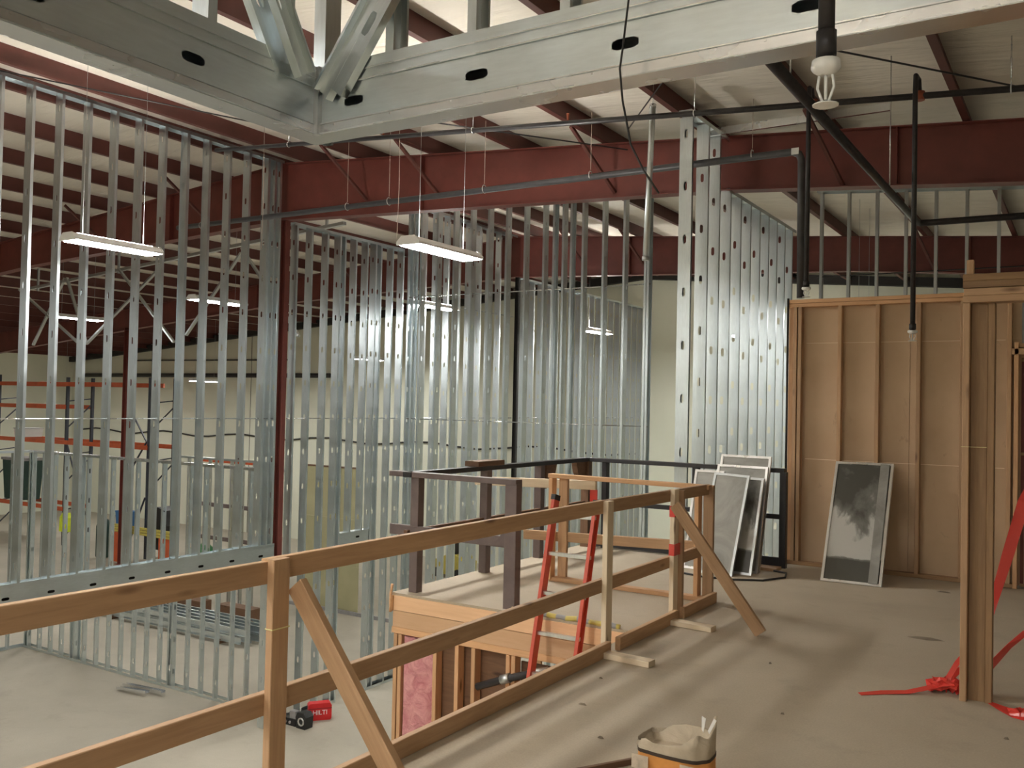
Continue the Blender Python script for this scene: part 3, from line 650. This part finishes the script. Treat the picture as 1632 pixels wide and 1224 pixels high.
for a, b in (((-3.92, 6.16, -.525), (-3.84, 6.16, -.495)), ((-3.64, 6.16, -.43), (-3.50, 6.16, -.39))): tube('coupling', [a, b], .038, 'galvanised_dull', T, 10)

# ================================================================== LADDER
T = thing('ladder', 'red fibreglass ladder with aluminium rungs leaning against the landing', 'ladder', (-3.39, 5.25, GZ))
ly = lambda z: 6.13+.25*z
for x, zt in ((-3.575, .93), (-3.205, .91)):
    p0, p1 = Vector((x, ly(GZ), GZ)), Vector((x, ly(zt), zt)); d = p1-p0
    c = MB(); L = d.length
    c.prism([(-.04, -.014), (.04, -.014), (.04, .014), (.034, .014), (.034, -.008), (-.034, -.008), (-.034, .014), (-.04, .014)], 0, 0, L)
    M = frame(p0, d, (0, 1, 0))
    if x > -3.4: M = M @ Matrix.Rotation(math.pi, 4, 'X')
    o = link('side_rail', c.mesh('side_rail'), 'ladder_red', T, M)
    cp = MB().box((L-.03, -.044, -.018), (L+.012, .044, .018)).mesh('end_cap'); link('end_cap', cp, 'black_plastic', o, M)
for k in range(16):
    z = .79-.293*k
    if z > GZ+.1: board('rung', (-3.575, ly(z), z), (-3.205, ly(z), z), .034, .028, (0, 1, 0), 'aluminium', T)

# ================================================================== TAN SHEATHED WALL (right)
YW = 10.08
T = thing('framed_wall', 'tan sheathed wood stud wall closing the right end of the mezzanine', 'wall', (-1.2, YW, 0))
for x0, x1 in ((-2.78, -1.56), (-1.555, -.335), (-.33, 2.0)):
    for z0, z1 in ((.02, 1.13), (1.135, 2.375), (2.38, 2.79)):
        if x0 > -.4: continue
        MB().box((x0, YW, z0), (x1, YW+.012, z1)).build('sheathing_panel', 'sheathing', T)
board('top_plate', (-2.79, YW-.042, 2.825), (2.0, YW-.042, 2.825), .1, .04, (0, 1, 0), 'lumber_orange', T)
board('top_plate', (-2.79, YW-.045, 2.783), (2.0, YW-.045, 2.783), .089, .038, (0, 1, 0), 'lumber_orange', T)
board('bottom_plate', (-2.79, YW-.045, .02), (-.62, YW-.045, .02), .089, .038, (0, 1, 0), 'lumber_brown', T)
board('stud', (-2.735, YW-.02, .04), (-2.735, YW-.02, 2.764), .089, .038, (1, 0, 0), 'lumber_orange', T)
for x in (-2.70, -2.65, -2.235, -1.86, -1.467, -1.07, -.66):
    board('stud', (x, YW-.045, .04), (x, YW-.045, 2.764), .089, .038, (0, 1, 0), 'lumber', T)
MB().box((-2.78, YW+.0125, .02), (-.34, YW+.03, 2.79)).build('light_block_sheet', 'sheathing', T)  # unseen sheet added behind the panels to stop light leaking through seams
for z in (1.1325, 2.3775): MB().box((-2.6, YW-.001, z-.003), (-.7, YW+.002, z+.003)).build('seam_tape', 'lumber_pale', T)
board('jamb_stud', (-.60, YW-.045, 0), (-.60, YW-.045, 2.35), .089, .038, (0, 1, 0), 'lumber_orange', T)
board('door_header', (-.64, YW-.045, 2.26), (1.5, YW-.045, 2.26), .089, .06, (0, 1, 0), 'lumber', T)
T2 = thing('wall_cabinet', 'dark red cabinet with shelves behind the opening at the right edge', 'cabinet', (.2, 10.22, 0))
MB().box((-.56, 10.2, 0), (1.4, 10.24, 2.2)).build('back', 'dark_red_cabinet', T2)
for z in (.03, 1.28, 2.18): board('shelf', (-.56, 10.12, z), (1.4, 10.12, z), .15, .03, (0, 1, 0), 'lumber_brown', T2)
MB().box((-.56, 10.06, .02), (-.53, 10.2, 2.2)).build('side', 'dark_red_cabinet', T2)
T2 = thing('electrical_box', 'grey electrical panel with a pale round cap above the opening at the right edge', 'electrical box', (-.2, 10.09, 2.34))
MB().box((-.56, 10.06, 2.34), (.3, 10.18, 2.74)).build('body', 'grey_box', T2)
MB().prism([(-.475+.035*math.cos(a*math.pi/8), 2.64+.035*math.sin(a*math.pi/8)) for a in range(16)], 1, 10.04, 10.06).build('cap', 'string_yellow', T2)
board('frame', (-.58, 10.05, 2.32), (.3, 10.05, 2.32), .05, .04, (0, 1, 0), 'lumber', T2)
tag(MB().sweep([(-2.775, 9.98, 0), (-2.775, 9.98, 2.86)], .012, 6).build('cable', 'cable_black'), 'thin black cable running down the left edge of the tan wall', 'cable')

# corner post with header beam
T = thing('post_and_beam', 'brown lumber post carrying a stacked beam at the right', 'post', (-.55, 5.95, 0))
board('stud', (-.611, 5.945, 0), (-.611, 5.945, 2.295), .089, .036, (0, 1, 0), 'lumber', T)
board('stud', (-.547, 5.975, 0), (-.547, 5.975, 2.295), .089, .038, (1, 0, 0), 'lumber_brown', T)  # dark brown puts the shade beside the front stud into the colour
board('stud', (-.484, 5.985, 0), (-.484, 5.985, 2.295), .089, .036, (0, 1, 0), 'lumber_brown', T)
for z, mt, x0 in ((2.316, 'lumber', -.63), (2.357, 'lumber', -.625), (2.400, 'lumber_brown', -.63), (2.440, 'lumber_brown', -.63)):
    board('beam_ply', (x0, 5.95, z), (2.2, 5.95, z), .13 if z > 2.39 else .12, .040, (0, 1, 0), mt, T)
board('cleat', (-.595, 5.93, 2.46), (-.595, 5.93, 2.545), .038, .05, (1, 0, 0), 'lumber', T)
MB().box((-.634, 5.898, 1.46), (-.50, 5.90, 1.463)).build('string', 'string_yellow', T)
board('stud', (1.9, 5.95, 0), (1.9, 5.95, 2.295), .089, .038, (0, 1, 0), 'lumber_brown', T)

# ================================================================== PANELS
def framed_panel(name, label, x0, x1, yb, yt, h, sheet, frame_m, tilt=0, group=None, fw=.025, th=.03, z0=.004):
    """panel leaning back (+Y) from yb at the floor to yt at height h; tilt = sideways lean of the top"""
    T = thing(name, label, 'panel', ((x0+x1)/2, yb, 0), group)
    o = Vector((x0, yb, z0)); u = Vector((x1-x0, 0, 0)); v = Vector((tilt, yt-yb, h)); w = u.length; H = v.length
    nn = u.cross(v).normalized(); M = Matrix((((u/w).x, (v/H).x, nn.x, o.x), ((u/w).y, (v/H).y, nn.y, o.y), ((u/w).z, (v/H).z, nn.z, o.z), (0, 0, 0, 1)))
    def bx(n, a, b, mat): link(n, MB().box(a, b).mesh(n), mat, T, M)
    bx('sheet', (fw*.5, fw*.5, -th*.6), (w-fw*.5, H-fw*.5, -th*.2), sheet)
    for a, b in (((0, 0, -th), (fw, H, 0)), ((w-fw, 0, -th), (w, H, 0)), ((fw, 0, -th), (w-fw, fw, 0)), ((fw, H-fw, -th), (w-fw, H, 0))): bx('frame_bar', a, b, frame_m)
    return T, M, w, H
T, M, w, H = framed_panel('framed_sheet', 'dirty grey sheet in a thin metal frame leaning alone on the tan wall', -2.215, -1.655, 9.22, 9.86, 1.13, 'dirty_sheet', 'aluminium', tilt=-.02, th=.05)
link('side_rail', MB().box((w-.12, .02, .004), (w-.035, H-.02, .012)).mesh('side_rail'), 'grey_sheet', T, M)
G = 'sheets stacked beside the tan wall'
framed_panel('framed_sheet', 'tallest sheet of the stack, silver frame, at the back against the black rail', -3.37, -2.83, 9.27, 9.60, 1.16, 'grey_sheet', 'aluminium', .02, G)
framed_panel('framed_sheet', 'silver framed sheet second from the back of the stack', -3.36, -2.82, 9.17, 9.46, 1.06, 'grey_sheet', 'aluminium', .02, G)
framed_panel('framed_sheet', 'narrow silver framed sheet at the left end of the stack', -3.56, -3.24, 9.02, 9.33, 1.00, 'grey_sheet', 'aluminium', .02, G)
framed_panel('framed_sheet', 'dark grey sheet in the middle of the stack', -3.22, -2.84, 9.04, 9.36, .95, 'dirty_sheet', 'galvanised_dull', .04, G)
framed_panel('framed_sheet', 'smudged pale grey sheet at the front of the stack', -3.36, -2.98, 8.88, 9.22, .985, 'grey_sheet', 'galvanised_dull', .12, G)
for i in range(5):
    pass
tag(tube('loose_cable', [(-3.5, 8.72, .012), (-3.2, 8.62, .012), (-2.9, 8.66, .012), (-2.65, 8.8, .012), (-2.52, 9.1, .012), (-2.58, 9.35, .012), (-2.72, 9.4, .012)], .010, 'cable_black', None, 6), 'black cable lying on the floor before the stack of sheets', 'cable')
tag(MB().box((-3.0, 9.42, .0), (-2.70, 9.60, .03)).build('wood_offcut', 'lumber'), 'small wood offcut on the floor under the black rail', 'wood scrap')

# ================================================================== RED BARRICADE TAPE
def ribbon(pts, wdt, normals=None, th=.0012):
    m = MB(); pts = [Vector(p) for p in pts]; n = len(pts)
    for i, p in enumerate(pts):
        d = (pts[min(i+1, n-1)]-pts[max(i-1, 0)]).normalized(); tw = Vector(normals[i]) if normals else Vector((0, 0, 1))
        s = (tw-d*tw.dot(d)).normalized(); nn = d.cross(s); ww = (wdt[i] if isinstance(wdt, list) else wdt)/2
        for a, b in ((-1, -1), (1, -1), (1, 1), (-1, 1)): m.v.append(tuple(p+s*ww*a+nn*th*b))
    for i in range(n-1):
        for k in range(4):
            j = (k+1) % 4; m.f.append((4*i+k, 4*i+j, 4*i+4+j, 4*i+4+k)); m.sm.append(False)
    m.f += [(3, 2, 1, 0), (4*n-4, 4*n-3, 4*n-2, 4*n-1)]; m.sm += [False, False]; return m
T = thing('barricade_tape', 'red plastic barricade tape strung behind the brown post and piled on the floor', 'tape', (-.72, 6.05, 0))
ribbon([(1.87, 6.0, 1.95), (.6, 6.45, 1.72), (-.20, 6.75, 1.5), (-.348, 6.6, 1.108), (-.43, 6.55, .78), (-.50, 6.52, .50), (-.54, 6.48, .33), (-.62, 6.3, .14), (-.72, 6.15, .03)], [.075, .075, .075, .07, .068, .05, .04, .03, .03], [(0, .2, 1)]*2+[(.8, .3, .4)]+[(1, .3, 0)]*6).build('hanging_strip', 'red_film', T)
ribbon([(-.10, 6.2, .05), (-.25, 6.28, .30), (-.326, 6.3, .349), (-.40, 6.28, .27), (-.50, 6.22, .14), (-.58, 6.15, .08), (-.70, 6.05, .03)], [.03, .035, .04, .05, .085, .06, .04], [(.5, 0, 1)]*7).build('loose_loop', 'red_film', T)
ribbon([(-1.129, 5.672, .004), (-1.02, 5.78, .006), (-.90, 5.86, .010), (-.80, 5.95, .03), (-.72, 6.03, .05)], [.035, .05, .045, .05, .06], [(-.66, .75, .12)]*5).build('tail', 'red_film', T)
ribbon([(-.72, 6.06, .05), (-.665, 6.12, .16), (-.60, 6.18, .25)], .03, [(1, 0, 0)]*3).build('loose_strip', 'red_film', T)
def crumple(c, rx, ry, rz, n, seed, name, T, mat='red_film'):
    rnd = random.Random(seed)
    for i in range(n):
        pts = []; a = rnd.random()*6.28; r = .3+.7*rnd.random()
        for k in range(7):
            a += .5+.6*rnd.random(); q = r*(.5+.6*rnd.random()); pts.append((c[0]+rx*q*math.cos(a), c[1]+ry*q*math.sin(a), c[2]+rz*(.1+.9*rnd.random())*(1-.4*q)+.002))
        ribbon(pts, .045, [(rnd.uniform(-1, 1), rnd.uniform(-1, 1), .8) for _ in range(7)]).build(name, mat, T)
crumple((-.74, 6.02, .0), .10, .07, .085, 7, 3, 'crumpled_strip', T)
crumple((-.66, 6.06, .0), .06, .05, .10, 4, 8, 'crumpled_strip', T)
T = thing('barricade_tape', 'red plastic tape lying flat on the floor right of the brown post', 'tape', (-.33, 5.82, 0))
ribbon([(-.49, 5.97, .004), (-.42, 5.88, .008), (-.33, 5.78, .012), (-.2, 5.73, .010), (-.05, 5.75, .006)], [.02, .05, .085, .08, .05], [(.6, .8, .2)]*5).build('strip', 'red_film', T)
crumple((-.30, 5.80, .0), .09, .05, .035, 4, 5, 'crumpled_strip', T)

# ================================================================== CEMENT BAG
T = thing('cement_bag', 'open beige paper cement bag with orange and brown band, bottom edge of picture', 'bag', (-1.37, 3.45, 0))
def bagring(z, sx, sy, ph, dent=.0, n=36):
    out = []
    for k in range(n):
        a = 2*math.pi*k/n; c, s_ = math.cos(a), math.sin(a); e = .55
        x = sx*math.copysign(abs(c)**e, c); y = sy*math.copysign(abs(s_)**e, s_)
        rr = 1+dent*math.sin(5*a+ph)+dent*.6*math.sin(9*a+ph*2)
        out.append((-1.37+x*rr, 3.45+y*rr, z))
    return out
def bagpart(rings, name, mat, cap=None):
    m = MB(); n = len(rings[0])
    for r_ in rings: m.v += r_
    for i in range(len(rings)-1):
        for k in range(n):
            j = (k+1) % n; m.f.append((i*n+k, i*n+j, (i+1)*n+j, (i+1)*n+k)); m.sm.append(True)
    if cap == 'top': m.f.append(tuple((len(rings)-1)*n+k for k in range(n))); m.sm.append(False)
    if cap == 'bot': m.f.append(tuple(range(n))[::-1]); m.sm.append(False)
    return m.build(name, mat, T)
bagpart([bagring(.0, .13, .08, 0), bagring(.03, .145, .095, .4, .01), bagring(.14, .15, .10, .8, .015), bagring(.235, .145, .098, 1.2, .02)], 'body', 'bag_paper', 'bot')
bagpart([bagring(.235, .146, .099, 1.2, .02), bagring(.30, .145, .098, 1.6, .022)], 'orange_band', 'bag_band_orange')
bagpart([bagring(.298, .147, .100, 1.6, .022), bagring(.312, .147, .100, 1.7, .024)], 'dark_band', 'bag_band_dark')
tp = [bagring(.31, .145, .098, 1.7, .024), bagring(.345, .145, .098, 2.1, .03)]
rim = []
for k, q in enumerate(bagring(.40, .150, .098, 2.4, .035)):
    a = 2*math.pi*k/36; rim.append((q[0], q[1], .365+.045*math.cos(a)+.014*math.sin(5*a)+(.03 if k in (2, 3) else 0)))
inn = [(-1.37+(q[0]+1.37)*.93, 3.45+(q[1]-3.45)*.93, q[2]-.004) for q in rim]
dn = [(-1.37+(q[0]+1.37)*.85, 3.45+(q[1]-3.45)*.85, .30) for q in rim]
bagpart(tp+[rim, inn, dn], 'open_top', 'bag_paper', 'top')
for s, c in ((-.11, 'bag_band_pale'), (.09, 'bag_band_pale')):
    m = MB()
    for zz in (.240, .293):
        for i in range(5): x = s-.035+.07*i/4; m.v.append((-1.37+x, 3.45-.104+.0-abs(x)*.0-.003, zz))
    for i in range(4): m.f.append((i, i+1, i+6, i+5)); m.sm.append(True)
    m.build('printed_patch', c, T)
for a in (-.012, .012):
    MB().prism([(-1.243+a, .40), (-1.225+a*1.8, .455), (-1.238+a*2.0, .462), (-1.250+a, .41)], 1, 3.43, 3.434).build('torn_corner', 'paper_scrap', T)
tag(board('wood_strip', (-1.95, 3.66, .012), (-1.76, 3.98, .012), .03, .02, (0, 0, 1), 'brown_wood'), 'thin dark wood strip on the floor at the bottom edge left of the bag', 'wood scrap')
for i, (x, y, sx) in enumerate([(-1.02, 7.35, .12), (-1.13, 9.35, .06), (-2.36, 4.55, .03), (-2.05, 4.15, .018), (-.35, 5.35, .015), (-1.4, 5.05, .012), (-2.5, 5.05, .014), (-1.75, 6.0, .012)]):
    m = MB(); n = 9
    ring = [(x+sx*math.cos(6.28*k/n)*(.7+.5*random.random()), y+.35*sx*math.sin(6.28*k/n)*(.7+.5*random.random())) for k in range(n)]
    m.v = [(a, b, .001) for a, b in ring]+[(x+(a-x)*.5, y+(b-y)*.5, .008+.004*random.random()) for a, b in ring]
    for k in range(n): j = (k+1) % n; m.f.append((k, j, n+j, n+k)); m.sm.append(False)
    m.f.append(tuple(range(n, 2*n))); m.sm.append(False)
    lab = ['brown debris smear on the floor left of the brown post', 'small debris lump on the floor by the tan wall base', 'dark chip on the floor near the toe board', 'small dark chip on the floor left of the cement bag',
           'tiny dark speck on the floor right of the brown post', 'tiny speck in the middle of the floor', 'pale tan chip beside the toe board', 'tiny chip on the open floor'][i]
    tag(m.build('debris', 'debris_brown'), lab, 'debris', 'floor debris')

# ================================================================== GROUND FLOOR THINGS
T = thing('tool_case', 'red plastic tool case with white lettering on the ground floor', 'case', (-11.15, 11.85, GZ))
ax = Vector((.62, .78, 0)).normalized(); nx = Vector((.78, -.62, 0))
Mc = Matrix(((ax.x, -nx.x, 0, -11.36), (ax.y, -nx.y, 0, 11.68), (0, 0, 1, GZ), (0, 0, 0, 1)))
link('body', MB().prism([(0, .0), (.38, .0), (.40, .03), (.40, .25), (.37, .29), (.03, .29), (0, .26)], 1, 0, .16).mesh('body'), 'case_red', T, Mc)
link('lid_seam', MB().box((-.003, -.003, .20), (.403, .163, .206)).mesh('seam'), 'black_plastic', T, Mc)
cu = bpy.data.curves.new('lettering', 'FONT'); cu.body = 'HILTI'; cu.size = .11; cu.extrude = .002; cu.align_x = 'CENTER'
to = bpy.data.objects.new('tmp', cu); COL.objects.link(to); bpy.context.view_layer.update()
me = bpy.data.meshes.new_from_object(to.evaluated_get(bpy.context.evaluated_depsgraph_get())); bpy.data.objects.remove(to); bpy.data.curves.remove(cu)
Mt = Mc @ Matrix.Translation((.20, -.004, .10)) @ Matrix.Rotation(math.pi/2, 4, 'X')
link('lettering', me, 'print_white', T, Mt)
T = thing('laser_tool', 'black and silver power tool beside the red case', 'tool', (-11.45, 11.4, GZ))
MB().prism([(-11.30, GZ), (-11.10, GZ), (-11.08, GZ+.20), (-11.14, GZ+.27), (-11.28, GZ+.26), (-11.32, GZ+.18)], 1, 11.34, 11.52).build('body', 'black_plastic', T)
MB().sweep([(-11.19+.06*math.cos(a*.5236), 11.335, GZ+.12+.06*math.sin(a*.5236)) for a in range(13)], .014, 6).build('dial', 'aluminium', T)
MB().box((-11.62, 11.36, GZ), (-11.34, 11.50, GZ+.12)).build('base', 'black_plastic', T); MB().box((-11.5, 11.38, GZ+.12), (-11.36, 11.48, GZ+.24)).build('battery', 'grey_box', T)
for x in (-11.56, -11.46): MB().sweep([(x, 11.355, GZ+.06), (x, 11.34, GZ+.06)], .025, 8).build('knob', 'aluminium', T)
for i, (p0, p1) in enumerate((((-15.55, 11.05, GZ+.03), (-14.45, 11.13, GZ+.03)), ((-15.45, 10.85, GZ+.03), (-14.6, 10.95, GZ+.03)))):
    me = stud_mesh(1.1 if i == 0 else .8, .09, FLG, 0, 'bright_zinc', .3, False); d = Vector(p1)-Vector(p0)
    tag(place('track_offcut', me, p0, (0, 1, 0), d), ['long bright track offcut on the ground before the low partition', 'short bright track offcut lying beside the longer one'][i], 'offcut')
for k in range(10):
    lay, i = divmod(k, 5); yy = 14.2+.21*i+.04*lay; zz = GZ+.16+.17*lay; me = stud_mesh(5.4, .152, .05, .012, 'galvanised', .5)
    lab = ('%s stud in the %s layer of the steel bundle on the ground' % (['front', 'second', 'middle', 'fourth', 'rear'][i], ['bottom', 'top'][lay]))
    tag(place('loose_steel_stud', me, (-21.3+.1*(k % 3), yy, zz), (0, 0, 1), (1, 0, .0)), lab, 'stud', 'bundle of steel studs on the ground')
for i, x in enumerate((-20.5, -16.6)): tag(board('dunnage', (x, 14.1, GZ+.045), (x, 15.4, GZ+.045), .09, .09, (0, 0, 1), 'brown_wood'), ['left', 'right'][i]+' wood bearer under the steel stud bundle', 'wood block')
for i, (x0, x1, y) in enumerate(((-20.2, -18.9, 15.7), (-18.4, -17.2, 15.8))): tag(board('timber', (x0, y, GZ+.2), (x1, y, GZ+.2), .35, .4, (0, 1, 0), 'brown_wood'), ['left', 'right'][i]+' dark timber stack behind the steel stud bundle', 'timber')
T = thing('board_partition', 'olive board partition on the ground floor behind the small header', 'partition', (-16.9, 18.15, GZ))
for i in range(3):
    x0 = -17.95+.66*i
    for z0, z1 in ((GZ, GZ+1.22), (GZ+1.225, GZ+2.44), (GZ+2.445, -.12)): MB().box((x0, 18.1, z0), (x0+.655, 18.12, z1)).build('board', 'olive_board', T)
MB().box((-17.96, 18.09, -.12), (-15.96, 18.16, -.08)).build('cap_strip', 'brown_wood', T)
MB().box((-17.98, 18.08, GZ), (-17.93, 18.16, -.1)).build('corner_strip', 'lumber', T)
tag(MB().box((-18.5, 18.0, GZ), (-12.3, 18.06, GZ+.09)).build('floor_curb', 'grey_box'), 'dark low curb across the ground floor seen between the studs', 'curb')
T = thing('floor_scrubber', 'yellow and black machine on the ground floor beyond the landing', 'machine', (-17.2, 24, GZ))
MB().prism([(-17.85, GZ+.1), (-16.6, GZ+.1), (-16.55, GZ+.5), (-16.9, GZ+.75), (-17.3, GZ+.7), (-17.9, GZ+.45)], 1, 23.7, 24.4).build('body', 'safety_yellow', T)
MB().prism([(-17.35, GZ+.7), (-16.95, GZ+.75), (-16.9, GZ+1.15), (-17.0, GZ+1.25), (-17.2, GZ+1.2)], 1, 23.8, 24.3).build('seat', 'black_plastic', T)
tube('handle', [(-17.7, 24.05, GZ+.45), (-17.85, 24.05, GZ+1.0), (-17.7, 24.05, GZ+1.15)], .03, 'black_plastic', T, 6)
for x in (-17.6, -16.8): MB().sweep([(x, 23.66, GZ+.15), (x, 23.74, GZ+.15)], .15, 14).build('wheel', 'black_plastic', T)
# pallet racks
T = thing('pallet_rack', 'orange and dark blue pallet rack in the dark far left bay', 'rack', (-31, 20.4, GZ))
for x, h in ((-27.2, 2.3), (-32.0, 2.3), (-36.6, 2.4)):
    for y in (20.0, 21.0): board('upright', (x, y, GZ), (x, y, h), .10, .10, (1, 0, 0), 'rack_blue', T)
    for k in range(6):
        z0 = GZ+.3+1.0*k; board('upright_brace', (x, 20.0, z0), (x, 21.0, z0+.9 if k % 2 == 0 else z0+.1), .04, .04, (1, 0, 0), 'rack_blue', T)
for z, xa, xb in ((2.05, -36.6, -27.9), (-.10, -36.6, -27.2), (-2.55, -36.6, -32.0), (1.2, -36.6, -32.0)):
    for y in (19.94, 21.06): board('beam', (xa, y, z), (xb, y, z), .15, .05, (0, 0, 1), 'rack_orange', T)
for k, (x0, z0) in enumerate(((-31.9, -.2), (-27.3, -1.8))): board('diagonal_brace', (x0, 19.98, z0), (x0+(1.2 if k == 0 else -1.2), 19.98, z0-2.4), .05, .04, (0, 1, 0), 'rack_blue', T)
board('diagonal_brace', (-28.6, 19.98, 1.6), (-27.3, 19.98, .1), .05, .04, (0, 1, 0), 'rack_blue', T); board('diagonal_brace', (-27.3, 19.98, .1), (-28.6, 19.98, -1.5), .05, .04, (0, 1, 0), 'rack_blue', T)
def crate(name, label, cat, a, b, mat, lidmat=None, group=None):
    T = thing(name, label, cat, ((a[0]+b[0])/2, (a[1]+b[1])/2, a[2]), group)
    dx = (b[0]-a[0])*.05; m = MB(); x0, y0, z0 = a; x1, y1, z1 = b
    m.add([(x0+dx, y0+dx, z0), (x1-dx, y0+dx, z0), (x1-dx, y1-dx, z0), (x0+dx, y1-dx, z0), (x0, y0, z1), (x1, y0, z1), (x1, y1, z1), (x0, y1, z1)],
          [(0, 3, 2, 1), (4, 5, 6, 7), (0, 1, 5, 4), (1, 2, 6, 5), (2, 3, 7, 6), (3, 0, 4, 7)]); m.build('body', mat, T)
    h = (z1-z0)*.07; MB().box((x0-dx*.5, y0-dx*.5, z1), (x1+dx*.5, y1+dx*.5, z1+h)).build('rim', lidmat or mat, T); return T
crate('storage_tote', 'dark green tote on the lower rack shelf at the left edge', 'tote', (-36.4, 20.1, -2.47), (-34.9, 20.9, -.95), 'tote_green', 'grey_box')
crate('storage_tote', 'pale grey tote on the rack above the dark green one', 'tote', (-35.7, 20.1, -.02), (-35.0, 20.9, .30), 'white_plastic', 'grey_box')
crate('storage_bin', 'blue bin on the ground behind the partition, right of the hi-vis vest', 'bin', (-28.0, 19.35, GZ+1.0), (-27.3, 19.75, GZ+1.6), 'bin_blue')
T = thing('machine_stand', 'dark workshop machine on the ground right of the blue bin', 'machine', (-26, 19.7, GZ))
MB().box((-26.3, 19.5, GZ+.5), (-25.6, 20.0, GZ+1.3)).build('body', 'black_plastic', T); MB().prism([(-26.2, GZ+1.3), (-25.5, GZ+1.3), (-25.6, GZ+1.8), (-26.0, GZ+1.9)], 1, 19.5, 20).build('head', 'black_plastic', T)
for x in (-26.3, -25.6): board('leg', (x, 19.6, GZ), (x, 19.6, GZ+.5), .06, .06, (1, 0, 0), 'rack_blue', T)
for k in range(3): tag(board('yellow_beam', (-27.9+.05*k, 19.2, GZ+1.02+.09*k), (-24.9+.05*k, 19.2, GZ+1.0+.09*k), .07, .08, (0, 0, 1), 'safety_yellow'), ['lowest', 'middle', 'topmost'][k]+' of the stacked yellow beams behind the left studs', 'beam', 'stacked yellow beams')
for i, x in enumerate((-27.6, -25.2)): tag(board('beam_trestle', (x, 19.2, GZ), (x, 19.2, GZ+.97), .3, .2, (1, 0, 0), 'rack_orange'), ['left', 'right'][i]+' orange trestle under the yellow beams', 'trestle')
T = thing('safety_vest', 'bright yellow safety vest hung on a post behind the left studs', 'vest', (-30.3, 19.0, GZ))
MB().prism([(-30.55, GZ+.75), (-30.1, GZ+.75), (-30.05, GZ+1.25), (-30.15, GZ+1.42), (-30.28, GZ+1.3), (-30.36, GZ+1.42), (-30.52, GZ+1.25)], 1, 18.92, 19.08).build('vest', 'hi_vis_yellow', T)
board('post', (-30.3, 19.0, GZ), (-30.3, 19.0, GZ+1.3), .06, .06, (1, 0, 0), 'rack_blue', T)
T = thing('gas_tank', 'dark green upright tank standing behind the left studs', 'tank', (-28.4, 19.2, GZ))
MB().lathe([(.22, .05), (.24, .1), (.24, 1.1), (.16, 1.3), (.06, 1.36)], (-28.4, 19.2, GZ), 16).build('shell', 'tote_green', T); MB().lathe([(.05, 1.3), (.05, 1.5)], (-28.4, 19.2, GZ), 8).build('valve', 'black_plastic', T)
T = thing('tarp_bundle', 'green tarp heaped on the ground by the far partition', 'tarp', (-22.8, 18.6, GZ))
m = MB(); m.lathe([(.75, 0), (.8, .25), (.65, .6), (.5, .85), (.3, 1.0), (.1, 1.05)], (0, 0, 0), 14)
m.v = [(-22.8+x*(1+.25*math.sin(7*z+3*x)), 18.6+y*.6, GZ+z*(1+.2*math.sin(4*x))) for x, y, z in m.v]; m.build('tarp', 'tarp_green', T)
board('pallet', (-23.8, 18.5, GZ+.06), (-21.8, 18.5, GZ+.06), 1.0, .12, (0, 1, 0), 'white_plastic', T)
T = thing('pallet_rack', 'dark brown rack frame right of the racks, behind the studs', 'rack', (-19.9, 18.9, GZ))
for x in (-21.6, -20.2): board('upright', (x, 19, GZ), (x, 19, -.05), .12, .1, (1, 0, 0), 'brown_paint', T)
for z in (-.25, -1.6, -2.6): board('beam', (-23.2, 18.95, z), (-20.2, 18.95, z), .12, .05, (0, 0, 1), 'rack_orange' if z > -1 else 'brown_paint', T)
